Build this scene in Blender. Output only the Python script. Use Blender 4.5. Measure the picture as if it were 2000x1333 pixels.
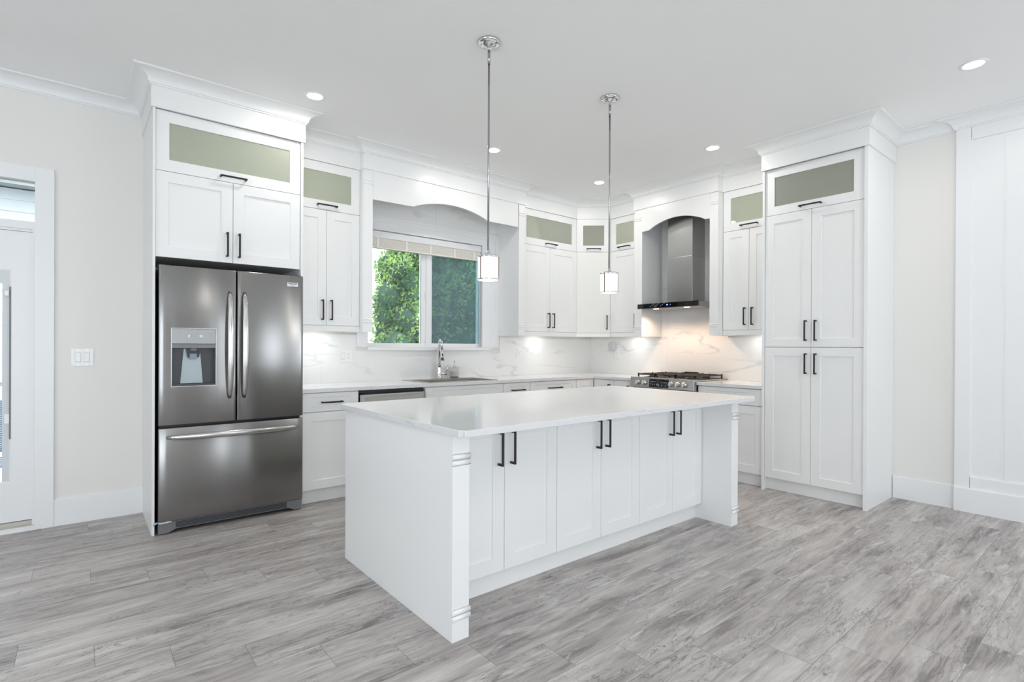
import bpy, bmesh, math, random
from mathutils import Vector, Matrix
random.seed(7)
for o in list(bpy.data.objects): bpy.data.objects.remove(o)
SC = bpy.context.scene
COL = SC.collection
PI = math.pi

# ------------------------------------------------------------------ camera
cam_d = bpy.data.cameras.new('camera'); cam = bpy.data.objects.new('camera', cam_d); COL.objects.link(cam)
RT = Vector((0.77330783, -0.63401444, 0.00454891)); UP = Vector((-0.00231295, 0.00435358, 0.99998785)); FW = Vector((0.63402654, 0.77330895, -0.00190022))
cam.matrix_world = Matrix(((RT.x, UP.x, -FW.x, -5.31815), (RT.y, UP.y, -FW.y, -4.82535), (RT.z, UP.z, -FW.z, 1.25583), (0, 0, 0, 1)))
cam_d.sensor_fit = 'HORIZONTAL'; cam_d.sensor_width = 36.0; cam_d.lens = 1032.229 * 36 / 2000
cam_d.shift_y = (679.126 - 666.5) / 2000
cam_d.clip_start = 0.05; cam_d.clip_end = 200
SC.camera = cam

# ------------------------------------------------------------------ world, exposure
W = bpy.data.worlds.new('overcast_sky'); SC.world = W; W.use_nodes = True
nt = W.node_tree; nt.nodes.clear()
bg = nt.nodes.new('ShaderNodeBackground'); ow = nt.nodes.new('ShaderNodeOutputWorld')
bg.inputs[0].default_value = (0.86, 0.93, 1.0, 1); bg.inputs[1].default_value = 4.7
nt.links.new(bg.outputs[0], ow.inputs[0])
SC.view_settings.view_transform = 'Standard'; SC.view_settings.look = 'None'
SC.view_settings.gamma = 1.0; SC.view_settings.use_curve_mapping = False
SC.view_settings.exposure = 0.18
SC.cycles.use_denoising = True
SC.cycles.max_bounces = 12; SC.cycles.diffuse_bounces = 7; SC.cycles.transparent_max_bounces = 16
SC.cycles.sample_clamp_indirect = 6.0
SC.cycles.caustics_reflective = False; SC.cycles.caustics_refractive = False

def light(name, kind, loc, energy, color, parent=None, size=None, spot=None, blend=.5, rot=(0, 0, 0), size_y=None, portal=False):
    d = bpy.data.lights.new(name, kind); d.energy = energy; d.color = color
    if kind == 'AREA':
        d.shape = 'RECTANGLE' if size_y else 'DISK'; d.size = size
        if size_y: d.size_y = size_y
        d.cycles.is_portal = portal
    elif size is not None: d.shadow_soft_size = size
    if kind == 'SPOT': d.spot_size = spot; d.spot_blend = blend
    o = bpy.data.objects.new(name, d); COL.objects.link(o)
    if parent is not None:
        o.parent = parent; o.matrix_local = PM(parent).inverted() @ Matrix.LocRotScale(Vector(loc), Matrix.Identity(3).to_euler(), None)
        o.rotation_euler = rot
    else: o.location = loc; o.rotation_euler = rot
    return o

H = 3.04
# unseen windows added behind the camera, sized for fill and fridge reflections (portals only guide the sky's own light)
ADDED_WINDOWS = ((-8.6, -4.6), (-3.35, -2.95), (-2.2, -1.6), (-1.25, -.25))
for a_, b_ in ADDED_WINDOWS:
    light('window_portal', 'AREA', ((a_ + b_) / 2, -8.44, 1.3), 1, (1, 1, 1), size=b_ - a_, size_y=2.3, rot=(PI/2, 0, 0), portal=True)
light('window_portal', 'AREA', (-8.94, -3.6, 1.3), 1, (1, 1, 1), size=2.3, size_y=1.8, rot=(0, -PI/2, 0), portal=True)
DOWN_W, PEND_W, PUCK_W, HOOD_W = 4.3, 1.2, 0.55, 1.9

# ------------------------------------------------------------------ object helpers
_mat = {}
def PM(o):
    if o is None: return Matrix.Identity(4)
    m = o.matrix_local if o.parent is None else PM(o.parent) @ Matrix.LocRotScale(o.location, o.rotation_euler, o.scale)
    if o.parent is None: m = Matrix.LocRotScale(o.location, o.rotation_euler, o.scale)
    return m
def thing(name, label, cat, loc=(0, 0, 0), rz=0, group=None):
    o = bpy.data.objects.new(name, None); COL.objects.link(o)
    o.empty_display_size = .1
    o.location = loc; o.rotation_euler = (0, 0, rz); tag(o, label, cat, group); return o
def tag(o, label=None, cat=None, group=None, kind=None):
    if label: o['label'] = label
    if cat: o['category'] = cat
    if group: o['group'] = group
    if kind: o['kind'] = kind
    return o

class MB:
    def __init__(s): s.v = []; s.f = []; s.sm = []
    def add(s, vs, fs, smooth=False):
        n = len(s.v); s.v += [tuple(v) for v in vs]; s.f += [tuple(i + n for i in f) for f in fs]; s.sm += [smooth] * len(fs); return s
    def box(s, x0, x1, y0, y1, z0, z1):
        if x0 > x1: x0, x1 = x1, x0
        if y0 > y1: y0, y1 = y1, y0
        if z0 > z1: z0, z1 = z1, z0
        v = [(x, y, z) for x in (x0, x1) for y in (y0, y1) for z in (z0, z1)]
        return s.add(v, [(0, 1, 3, 2), (4, 6, 7, 5), (0, 4, 5, 1), (2, 3, 7, 6), (0, 2, 6, 4), (1, 5, 7, 3)])
    def prism(s, poly, axis, a, b, smooth=False):
        # poly: 2D points; axis: extrusion axis; other coordinates in order
        def P(p, t):
            if axis == 'x': return (t, p[0], p[1])
            if axis == 'y': return (p[0], t, p[1])
            return (p[0], p[1], t)
        n = len(poly); vs = [P(p, a) for p in poly] + [P(p, b) for p in poly]
        fs = [(i, (i + 1) % n, n + (i + 1) % n, n + i) for i in range(n)]
        k = len(s.v); s.v += vs; s.f += [tuple(i + k for i in f) for f in fs]; s.sm += [smooth] * n
        s.f += [tuple(range(k, k + n)), tuple(range(k + 2 * n - 1, k + n - 1, -1))]; s.sm += [False, False]
        return s
    def lathe(s, prof, seg=32, c=(0, 0, 0), axis='z', cap=True, a0=0.0):
        n = len(prof); vs = []
        for k in range(seg):
            a = a0 + 2 * PI * k / seg; ca, sa = math.cos(a), math.sin(a)
            for r, h in prof:
                if axis == 'z': p = (c[0] + r * ca, c[1] + r * sa, c[2] + h)
                elif axis == 'y': p = (c[0] + r * ca, c[1] + h, c[2] + r * sa)
                else: p = (c[0] + h, c[1] + r * ca, c[2] + r * sa)
                vs.append(p)
        fs = []
        for k in range(seg):
            k2 = (k + 1) % seg
            for i in range(n - 1): fs.append((k * n + i, k2 * n + i, k2 * n + i + 1, k * n + i + 1))
        s.add(vs, fs, True)
        if cap:
            m = len(s.v) - len(vs)
            s.f.append(tuple(m + k * n for k in range(seg))[::-1]); s.sm.append(False)
            s.f.append(tuple(m + k * n + n - 1 for k in range(seg))); s.sm.append(False)
        return s
    def cyl(s, c, r, h, seg=24, axis='z'): return s.lathe([(r, 0), (r, h)], seg, c, axis)
    def tube(s, pts, r, seg=12, sx=1.0, closed=False):
        # round (or flattened) bar along points; r scalar or list
        pts = [Vector(p) for p in pts]; n = len(pts); rs = r if isinstance(r, (list, tuple)) else [r] * n
        vs = []; ref = None
        for i, p in enumerate(pts):
            t = (pts[min(i + 1, n - 1)] - pts[max(i - 1, 0)]).normalized()
            if ref is None:
                ref = Vector((0, 0, 1)) if abs(t.z) < .9 else Vector((1, 0, 0))
            u = (ref - t * ref.dot(t)).normalized(); w = t.cross(u); ref = u
            for k in range(seg):
                a = 2 * PI * k / seg
                vs.append(p + u * math.cos(a) * rs[i] * sx + w * math.sin(a) * rs[i])
        fs = [(i * seg + k, i * seg + (k + 1) % seg, (i + 1) * seg + (k + 1) % seg, (i + 1) * seg + k) for i in range(n - 1) for k in range(seg)]
        s.add(vs, fs, True); m = len(s.v) - len(vs)
        s.f.append(tuple(m + k for k in range(seg))[::-1]); s.sm.append(False)
        s.f.append(tuple(m + (n - 1) * seg + k for k in range(seg))); s.sm.append(False)
        return s
    def build(s, name, mat, parent=None, bevel=0, world=False, seg=2, loc=None, xf=None):
        me = bpy.data.meshes.new(name)
        vs = [Vector(v) for v in s.v]
        if xf is not None: vs = [xf @ v for v in vs]
        if world and parent is not None:
            inv = PM(parent).inverted(); vs = [inv @ v for v in vs]
        me.from_pydata(vs, [], s.f)
        bm = bmesh.new(); bm.from_mesh(me); bmesh.ops.recalc_face_normals(bm, faces=bm.faces)
        for f, q in zip(bm.faces, s.sm): f.smooth = q
        bm.to_mesh(me); bm.free()
        me.materials.append(mat)
        o = bpy.data.objects.new(name, me); COL.objects.link(o)
        if parent is not None: o.parent = parent
        if loc is not None: o.location = loc
        if bevel:
            m = o.modifiers.new('bevel', 'BEVEL'); m.width = bevel; m.segments = seg; m.limit_method = 'ANGLE'; m.angle_limit = math.radians(40)
            m.harden_normals = False
        return o
def B(x0, x1, y0, y1, z0, z1): return MB().box(x0, x1, y0, y1, z0, z1)

def loops(rings, x0, x1, z0, z1, yf, fill=True):
    """Rectangular rings [(inset_x, inset_z, depth behind yf)], joined; front faces -y."""
    m = MB(); vs = []; fs = []
    for ix, iz, d in rings:
        vs += [(x0 + ix, yf + d, z0 + iz), (x1 - ix, yf + d, z0 + iz), (x1 - ix, yf + d, z1 - iz), (x0 + ix, yf + d, z1 - iz)]
    for k in range(len(rings) - 1):
        for i in range(4):
            j = (i + 1) % 4; fs.append((4 * k + i, 4 * k + j, 4 * k + 4 + j, 4 * k + 4 + i))
    L = 4 * (len(rings) - 1)
    if fill: fs += [(L, L + 1, L + 2, L + 3), (3, 2, 1, 0)]
    else:
        for i in range(4):
            j = (i + 1) % 4; fs.append((L + i, L + j, j, i))
    return m.add(vs, fs)

# ------------------------------------------------------------------ materials
def mat(name): 
    m = bpy.data.materials.new(name); m.use_nodes = True; return m, m.node_tree, m.node_tree.nodes['Principled BSDF']
def N(t, ty, **kw):
    n = t.nodes.new('ShaderNode' + ty)
    for k, v in kw.items():
        if k.startswith('i_'):
            key = k[2:]; key = int(key) if key.isdigit() else key
            n.inputs[key].default_value = v
        else: setattr(n, k, v)
    return n
def link(t, a, b): t.links.new(a, b)
def simple(name, col, rough=.5, metal=0, bump=0, bscale=200, spec=.5, var=0, vscale=3, coat=0, **kw):
    m, t, p = mat(name)
    p.inputs['Roughness'].default_value = rough; p.inputs['Metallic'].default_value = metal
    p.inputs['Specular IOR Level'].default_value = spec; p.inputs['Coat Weight'].default_value = coat
    g = N(t, 'NewGeometry')
    nz = N(t, 'TexNoise', i_Scale=vscale, i_Detail=3.0); link(t, g.outputs['Position'], nz.inputs['Vector'])
    mx = N(t, 'MixRGB', blend_type='MIX'); mx.inputs[1].default_value = (*[c * (1 - var) for c in col], 1); mx.inputs[2].default_value = (*[min(1, c * (1 + var)) for c in col], 1)
    link(t, nz.outputs[0], mx.inputs[0]); link(t, mx.outputs[0], p.inputs['Base Color'])
    if bump:
        n2 = N(t, 'TexNoise', i_Scale=float(bscale), i_Detail=2.0); link(t, g.outputs['Position'], n2.inputs['Vector'])
        b = N(t, 'Bump', i_Strength=bump, i_Distance=.001); link(t, n2.outputs[0], b.inputs['Height']); link(t, b.outputs[0], p.inputs['Normal'])
    return m
WHITE = simple('white_lacquer', (.83, .838, .835), .33, var=.008)
CAVE = simple('white_melamine', (.80, .80, .77), .5, var=.01)
TRIM = simple('white_trim_paint', (.83, .84, .85), .38, var=.01)
PAINT = simple('warm_wall_paint', (.80, .79, .762), .75, var=.012, bump=.15, bscale=500)
CEIL = simple('ceiling_paint', (.90, .90, .895), .85, var=.01, bump=.15, bscale=400)
BLACK = simple('black_metal', (.018, .018, .02), .42, metal=.3, var=.1)
IRON = simple('cast_iron', (.03, .026, .023), .5, var=.2, bump=.3)
DARK = simple('dark_plastic', (.028, .03, .034), .4, var=.1)
GREYPL = simple('grey_plastic', (.16, .165, .175), .45, var=.1)
PLASTIC = simple('white_plastic', (.86, .86, .86), .3)
SLOT = simple('socket_slot', (.05, .05, .05), .6)
BLIND = simple('cream_blind_slats', (.88, .86, .80), .55, var=.05, vscale=40)
STRAPM = simple('darkened_chrome_strap', (.22, .17, .15), .35, metal=.8)  # chrome strap, its dark brown reflections put into the base colour
RODM = simple('darkened_chrome_rod', (.40, .40, .41), .22, metal=1)  # chrome rod, darkened so the colour carries the room's darker reflections
CHROME = simple('polished_chrome', (.74, .74, .75), .07, metal=1)
SATIN = simple('satin_nickel', (.62, .6, .57), .25, metal=1)
GLOSSBLACK = simple('black_glass', (.006, .006, .008), .06)
BLUETRIM = simple('blue_grey_metal', (.10, .14, .2), .5)
SHINGLE = simple('grey_shingles', (.25, .27, .3), .9, var=.3, vscale=20)
THRESH = simple('worn_threshold', (.55, .53, .48), .5, var=.2, vscale=15)
TAPE = simple('blue_plastic_film', (.25, .45, .58), .3)
FILM = simple('clear_crumpled_film', (.55, .55, .57), .25, var=.1)
TRUNK = simple('tree_bark', (.12, .09, .07), .9, var=.3)
GRASS = simple('lawn', (.10, .2, .05), .9, var=.4)
SIDING = simple('white_siding', (.40, .415, .43), .5, var=.02)

def emit(name, col, s):
    m = bpy.data.materials.new(name); m.use_nodes = True; t = m.node_tree; t.nodes.clear()
    e = N(t, 'Emission'); e.inputs[0].default_value = (*col, 1); e.inputs[1].default_value = s
    o = N(t, 'OutputMaterial'); link(t, e.outputs[0], o.inputs[0]); return m
LAMP = emit('led_lens', (1, .985, .95), 14); SHADE = emit('lit_opal_glass', (1, .97, .92), 2.6); WARM = emit('warm_halogen', (1, .66, .38), 14)
PUCKL = emit('puck_led', (1, .99, .97), 8); DIGIT = emit('display_digits', (.9, .97, 1), 1.3); BLUED = emit('blue_display', (.3, .4, 1), 1.5)
ICON = emit('display_icons', (.55, .6, .66), .6)

def steel(name, col, rough, axis, aniso=.75, rot=0.0):
    m, t, p = mat(name)
    p.inputs['Metallic'].default_value = 1; p.inputs['Base Color'].default_value = (*col, 1)
    p.inputs['Anisotropic'].default_value = aniso; p.inputs['Anisotropic Rotation'].default_value = rot
    tc = N(t, 'TexCoord'); mp = N(t, 'Mapping'); link(t, tc.outputs['Object'], mp.inputs[0])
    sc = {'x': (9, 400, 1500), 'y': (9, 400, 1500), 'z': (900, 900, 9)}[axis]; mp.inputs['Scale'].default_value = sc
    nz = N(t, 'TexNoise', i_Scale=1.0, i_Detail=2.0); link(t, mp.outputs[0], nz.inputs['Vector'])
    mr = N(t, 'MapRange'); mr.inputs[3].default_value = rough - .02; mr.inputs[4].default_value = rough + .03
    link(t, nz.outputs[0], mr.inputs[0]); link(t, mr.outputs[0], p.inputs['Roughness'])
    b = N(t, 'Bump', i_Strength=.02, i_Distance=.0002); link(t, nz.outputs[0], b.inputs['Height']); link(t, b.outputs[0], p.inputs['Normal'])
    tg = N(t, 'Tangent', direction_type='RADIAL', axis='Z'); link(t, tg.outputs[0], p.inputs['Tangent'])
    return m
STEEL = steel('brushed_stainless_steel', (.30, .296, .292), .20, 'x', .9, .25)
STEELV = steel('stainless_steel_hood', (.48, .475, .46), .22, 'z', .5, .25)
STEELR = steel('stainless_steel_range', (.52, .51, .49), .26, 'y', .6, .25)
STEELH = simple('polished_steel_handle', (.62, .61, .6), .16, metal=1)
SINKM = simple('sink_steel', (.52, .5, .47), .3, metal=1, var=.08)

def glass(name, tint, gloss=.08, haze=None):
    m = bpy.data.materials.new(name); m.use_nodes = True; t = m.node_tree; t.nodes.clear()
    tr = N(t, 'BsdfTransparent'); tr.inputs[0].default_value = (*tint, 1)
    gl = N(t, 'BsdfGlossy'); gl.inputs['Roughness'].default_value = .02
    fr = N(t, 'Fresnel', i_IOR=1.45); ad = N(t, 'MixShader'); o = N(t, 'OutputMaterial')
    link(t, fr.outputs[0], ad.inputs[0]); 
    if haze:
        df = N(t, 'BsdfDiffuse'); df.inputs[0].default_value = (*haze[0], 1); mh = N(t, 'MixShader'); mh.inputs[0].default_value = haze[1]
        link(t, tr.outputs[0], mh.inputs[1]); link(t, df.outputs[0], mh.inputs[2]); link(t, mh.outputs[0], ad.inputs[1])
    else: link(t, tr.outputs[0], ad.inputs[1])
    link(t, gl.outputs[0], ad.inputs[2]); link(t, ad.outputs[0], o.inputs[0]); return m
CLEAR = glass('clear_window_glass', (.97, .985, .98))
CABGLASS = glass('green_tinted_cabinet_glass', (.92, .95, .84), haze=((.76, .80, .67), .46))
SMOKED = glass('grey_tinted_cabinet_glass', (.86, .87, .80), haze=((.60, .62, .54), .44))
SCREEN = glass('insect_screen_glass', (.60, .74, .76), haze=((.34, .46, .54), .26))
BOTTLE = glass('bottle_glass', (.93, .94, .93))

def marble(name, base, vein, scale, seams=False, rough=.12, strength=1.0):
    m, t, p = mat(name); p.inputs['Roughness'].default_value = rough; p.inputs['Specular IOR Level'].default_value = .5
    g = N(t, 'NewGeometry'); sp = N(t, 'SeparateXYZ'); link(t, g.outputs['Position'], sp.inputs[0])
    cb = N(t, 'CombineXYZ')
    ad = N(t, 'Math', operation='SUBTRACT'); link(t, sp.outputs[0], ad.inputs[0]); link(t, sp.outputs[1], ad.inputs[1])
    link(t, ad.outputs[0], cb.inputs[0]); link(t, sp.outputs[2], cb.inputs[2])
    if not seams: link(t, sp.outputs[1], cb.inputs[1]); link(t, sp.outputs[0], cb.inputs[0])
    mp = N(t, 'Mapping'); mp.inputs['Rotation'].default_value = (0, math.radians(32), .3 if not seams else 0); mp.inputs['Scale'].default_value = (.62, 1, 2.9)
    link(t, cb.outputs[0], mp.inputs[0])
    n1 = N(t, 'TexNoise', i_Scale=scale, i_Detail=6.0, i_Roughness=.5, i_Distortion=.25); link(t, mp.outputs[0], n1.inputs['Vector'])
    s1 = N(t, 'Math', operation='SUBTRACT'); s1.inputs[1].default_value = .5; link(t, n1.outputs[0], s1.inputs[0])
    a1 = N(t, 'Math', operation='ABSOLUTE'); link(t, s1.outputs[0], a1.inputs[0])
    r1 = N(t, 'MapRange'); r1.inputs[1].default_value = 0; r1.inputs[2].default_value = .018; r1.inputs[3].default_value = 1; r1.inputs[4].default_value = 0
    link(t, a1.outputs[0], r1.inputs[0])
    n2 = N(t, 'TexNoise', i_Scale=scale * 1.7, i_Detail=2.0); link(t, mp.outputs[0], n2.inputs['Vector'])
    r2 = N(t, 'MapRange'); r2.inputs[1].default_value = .47; r2.inputs[2].default_value = .64; link(t, n2.outputs[0], r2.inputs[0])
    mu = N(t, 'Math', operation='MULTIPLY'); link(t, r1.outputs[0], mu.inputs[0]); link(t, r2.outputs[0], mu.inputs[1])
    mu2 = N(t, 'Math', operation='MULTIPLY'); link(t, mu.outputs[0], mu2.inputs[0]); mu2.inputs[1].default_value = strength
    mx = N(t, 'MixRGB'); mx.inputs[1].default_value = (*base, 1); mx.inputs[2].default_value = (*vein, 1); link(t, mu2.outputs[0], mx.inputs[0])
    last = mx.outputs[0]
    if seams:
        md = N(t, 'Math', operation='ADD'); link(t, ad.outputs[0], md.inputs[0]); md.inputs[1].default_value = 3.60 + 12.0
        fm = N(t, 'Math', operation='MODULO'); link(t, md.outputs[0], fm.inputs[0]); fm.inputs[1].default_value = 1.2
        lt = N(t, 'Math', operation='LESS_THAN'); link(t, fm.outputs[0], lt.inputs[0]); lt.inputs[1].default_value = .0025
        m2 = N(t, 'MixRGB'); m2.inputs[2].default_value = (.62, .62, .62, 1); link(t, lt.outputs[0], m2.inputs[0]); link(t, last, m2.inputs[1]); last = m2.outputs[0]
    link(t, last, p.inputs['Base Color']); return m
MARBLE = marble('veined_marble_backsplash', (.83, .83, .825), (.62, .625, .63), 1.15, True, .14)
QUARTZ = marble('white_quartz', (.84, .84, .835), (.66, .67, .68), 1.3, False, .10, .55)
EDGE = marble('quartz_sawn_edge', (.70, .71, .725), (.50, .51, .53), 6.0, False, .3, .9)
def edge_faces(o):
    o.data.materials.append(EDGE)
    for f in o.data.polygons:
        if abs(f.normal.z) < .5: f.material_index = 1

def floor_mat():
    m, t, p = mat('grey_wood_laminate')
    g = N(t, 'NewGeometry'); sp = N(t, 'SeparateXYZ'); link(t, g.outputs['Position'], sp.inputs[0])
    def M(op, a, b=None, c=None):
        n = N(t, 'Math', operation=op)
        for i, q in enumerate((a, b, c)):
            if q is None: continue
            if isinstance(q, (int, float)): n.inputs[i].default_value = q
            else: link(t, q, n.inputs[i])
        return n.outputs[0]
    X, Y = sp.outputs[0], sp.outputs[1]
    rowf = M('DIVIDE', M('SUBTRACT', -0.853, Y), 0.1945)
    row = M('FLOOR', rowf); rf = M('SUBTRACT', rowf, row)
    xs = M('DIVIDE', M('SUBTRACT', M('ADD', X, 5.51), M('MULTIPLY', row, .244)), 1.22)
    cell = M('FLOOR', xs); xf = M('SUBTRACT', xs, cell)
    cb = N(t, 'CombineXYZ'); link(t, row, cb.inputs[0]); link(t, cell, cb.inputs[1])
    wn = N(t, 'TexWhiteNoise', noise_dimensions='3D'); link(t, cb.outputs[0], wn.inputs[0])
    ws = N(t, 'SeparateXYZ'); link(t, wn.outputs['Color'], ws.inputs[0])
    # plank-local coordinates with a random offset for each board
    lx = M('ADD', X, M('MULTIPLY', ws.outputs[0], 37.0)); ly = M('ADD', Y, M('MULTIPLY', ws.outputs[1], 23.0))
    def noise(sx, sy, det, dist, rough=.55, w=0.0):
        c = N(t, 'CombineXYZ'); link(t, M('MULTIPLY', lx, sx), c.inputs[0]); link(t, M('MULTIPLY', ly, sy), c.inputs[1]); c.inputs[2].default_value = w
        n = N(t, 'TexNoise', i_Scale=1.0, i_Detail=float(det), i_Distortion=dist, i_Roughness=rough); link(t, c.outputs[0], n.inputs['Vector']); return n.outputs[0]
    def mr(v, a, b, c=0.0, d=1.0):
        n = N(t, 'MapRange'); link(t, v, n.inputs[0])
        for i, q in enumerate((a, b, c, d)): n.inputs[i + 1].default_value = q
        return n.outputs[0]
    warp = noise(2.4, 7.0, 3, .2, .5, 21.0)                    # bends the grain round the knots
    ly = M('ADD', ly, M('MULTIPLY', M('SUBTRACT', warp, .5), .055))
    big = noise(1.3, 6.0, 3, .6, .5)
    mid = noise(2.4, 24, 7, 1.0, .68, 3.3)
    strk = noise(2.2, 60, 6, .5, .65, 9.3)
    fine = noise(12, 190, 3, .2, .6, 7.1)
    patch = noise(1.9, 5.0, 3, .6, .5, 11.0)
    ramp = N(t, 'ValToRGB'); e = ramp.color_ramp
    e.elements[0].position = .34; e.elements[0].color = (.125, .112, .112, 1)
    e.elements[1].position = .66; e.elements[1].color = (.62, .60, .58, 1)
    for ps, c in ((.41, (.235, .213, .206, 1)), (.46, (.35, .32, .308, 1)), (.52, (.435, .405, .388, 1)), (.58, (.515, .485, .465, 1))):
        q = e.elements.new(ps); q.color = c
    tone = M('ADD', M('ADD', M('MULTIPLY', big, .42), M('MULTIPLY', mid, .28)), M('ADD', M('MULTIPLY', fine, .10), M('MULTIPLY', strk, .20)))
    tone = M('ADD', M('MULTIPLY', M('SUBTRACT', tone, .5), 1.12), .5)
    tone = M('ADD', tone, M('MULTIPLY', M('SUBTRACT', ws.outputs[2], .5), .035))
    tone = M('ADD', tone, .022)
    link(t, tone, ramp.inputs[0])
    # dark smoky figure in long patches, with fine ridged lines
    fig = noise(1.7, 9.0, 6, 1.8, .62, 31.0)
    fg = M('MULTIPLY', mr(fig, .55, .70), .55)
    m0 = N(t, 'MixRGB'); link(t, fg, m0.inputs[0]); link(t, ramp.outputs[0], m0.inputs[1]); m0.inputs[2].default_value = (.17, .155, .155, 1)
    crk = M('ABSOLUTE', M('SUBTRACT', noise(2.6, 13, 7, 2.4, .62, 5.0), .5))
    ck = M('MULTIPLY', mr(crk, 0, .018, 1, 0), mr(patch, .44, .54))
    m1 = N(t, 'MixRGB'); link(t, M('MULTIPLY', ck, .78), m1.inputs[0]); link(t, m0.outputs[0], m1.inputs[1]); m1.inputs[2].default_value = (.085, .075, .075, 1)
    # knots
    c = N(t, 'CombineXYZ'); link(t, M('MULTIPLY', M('ADD', lx, M('MULTIPLY', mid, .12)), 1.9), c.inputs[0]); link(t, M('MULTIPLY', M('ADD', ly, M('MULTIPLY', strk, .05)), 4.4), c.inputs[1])
    vo = N(t, 'TexVoronoi', i_Scale=1.0, i_Randomness=1.0); link(t, c.outputs[0], vo.inputs['Vector'])
    dd = vo.outputs['Distance']
    ring = M('ABSOLUTE', M('SINE', M('MULTIPLY', M('ADD', dd, M('MULTIPLY', fine, .03)), 60.0)))
    kn = M('MULTIPLY', mr(dd, .015, .13, 1, 0), mr(ring, .25, .9, 1.0, .25))
    vs = N(t, 'SeparateXYZ'); link(t, vo.outputs['Color'], vs.inputs[0])
    kn = M('MULTIPLY', kn, M('GREATER_THAN', vs.outputs[0], .35))
    m2 = N(t, 'MixRGB'); link(t, M('MULTIPLY', kn, .85), m2.inputs[0]); link(t, m1.outputs[0], m2.inputs[1]); m2.inputs[2].default_value = (.09, .08, .08, 1)
    fl = M('MULTIPLY', mr(noise(3.0, 17, 5, 1.6, .62, 17.), .57, .66), .5)
    m3 = N(t, 'MixRGB'); link(t, fl, m3.inputs[0]); link(t, m2.outputs[0], m3.inputs[1]); m3.inputs[2].default_value = (.66, .645, .63, 1)
    # joints
    je = M('LESS_THAN', M('MINIMUM', rf, M('SUBTRACT', 1.0, rf)), .007)
    jx = M('LESS_THAN', M('MINIMUM', xf, M('SUBTRACT', 1.0, xf)), .0011)
    jj = M('MULTIPLY', M('MAXIMUM', je, jx), .55)
    m4 = N(t, 'MixRGB'); link(t, jj, m4.inputs[0]); link(t, m3.outputs[0], m4.inputs[1]); m4.inputs[2].default_value = (.10, .085, .08, 1)
    link(t, m4.outputs[0], p.inputs['Base Color'])
    link(t, mr(tone, .3, .7, .46, .34), p.inputs['Roughness']); p.inputs['Specular IOR Level'].default_value = .45
    b = N(t, 'Bump', i_Strength=.10, i_Distance=.001); link(t, M('SUBTRACT', tone, jj), b.inputs['Height']); link(t, b.outputs[0], p.inputs['Normal'])
    return m
FLOORM = floor_mat()

def leaf_mat():
    m, t, p = mat('cedar_foliage')
    g = N(t, 'NewGeometry'); nz = N(t, 'TexNoise', i_Scale=3.5, i_Detail=4.0); link(t, g.outputs['Position'], nz.inputs['Vector'])
    r = N(t, 'ValToRGB'); e = r.color_ramp; e.elements[0].position = .35; e.elements[0].color = (.09, .22, .08, 1); e.elements[1].position = .62; e.elements[1].color = (.48, .64, .25, 1)
    link(t, nz.outputs[0], r.inputs[0]); link(t, r.outputs[0], p.inputs['Base Color']); p.inputs['Roughness'].default_value = .65
    tl = N(t, 'BsdfTranslucent'); link(t, r.outputs[0], tl.inputs[0]); mx = N(t, 'MixShader'); mx.inputs[0].default_value = .35
    o = t.nodes['Material Output']; link(t, p.outputs[0], mx.inputs[1]); link(t, tl.outputs[0], mx.inputs[2]); link(t, mx.outputs[0], o.inputs[0]); return m
LEAF = leaf_mat(); SHADED_CORE = simple('cedar_shaded_core', (.035, .075, .05), .9, var=.5, vscale=12)  # second material: shade deep between the sprays, put into a dark colour

# ------------------------------------------------------------------ the setting
def S(o): o['kind'] = 'structure'; return o
XL, YB = -8.9, -8.4
S(B(XL - .15, .15, YB - .15, .15, -.12, 0).build('floor', FLOORM))
S(B(XL - .15, .15, YB - .15, .15, H, H + .15).build('ceiling', CEIL))
# wall with the kitchen window and the patio door (room side y = 0)
WX0, WX1, WZ0, WZ1 = -3.175, -1.75, 1.244, 2.385
DX0, DX1, DZ1 = -6.50, -5.549, 2.357
w = MB()
for a in ((XL, DX0, 0, H), (DX0, DX1, DZ1, H), (DX1, WX0, 0, H), (WX0, WX1, 0, WZ0 - .034), (WX0, WX1, WZ1, H), (WX1, .15, 0, H)):
    w.box(a[0], a[1], 0, .15, a[2], a[3])
S(w.build('wall_back', PAINT))
S(B(0, .15, YB, 0, 0, H).build('wall_right', PAINT))
w = MB()
px_ = XL
for a_, b_ in ADDED_WINDOWS:
    w.box(px_, a_, YB - .15, YB, 0, H).box(a_, b_, YB - .15, YB, 0, .15).box(a_, b_, YB - .15, YB, 2.45, H); px_ = b_
w.box(px_, .15, YB - .15, YB, 0, H)
S(w.build('wall_front', PAINT))
w = MB()
for a in ((YB, -4.5, 0, H), (-4.5, -2.7, 0, .15), (-4.5, -2.7, 2.45, H), (-2.7, 0, 0, H)):
    w.box(XL - .15, XL, a[0], a[1], a[2], a[3])
S(w.build('wall_left', PAINT))
for k, (x0, x1) in enumerate(ADDED_WINDOWS):  # frames for the added, unseen windows
    m = MB().box(x0, x0 + .05, YB - .10, YB - .04, .15, 2.45).box(x1 - .05, x1, YB - .10, YB - .04, .15, 2.45)
    m.box(x0, x1, YB - .10, YB - .04, .15, .21).box(x0, x1, YB - .10, YB - .04, 2.39, 2.45)
    if x1 - x0 > 1: m.box((x0 + x1) / 2 - .03, (x0 + x1) / 2 + .03, YB - .10, YB - .04, .21, 2.39)
    S(m.build('window_%d' % (k + 2), TRIM))
m = MB()
for yy in (-4.5, -3.63, -2.76): m.box(XL - .10, XL - .04, yy, yy + .06, .15, 2.45)
m.box(XL - .10, XL - .04, -4.5, -2.7, .15, .21).box(XL - .10, XL - .04, -4.5, -2.7, 2.39, 2.45)
S(m.build('window_6', TRIM))  # added unseen side window, sized to balance daylight on left-facing sides

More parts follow.
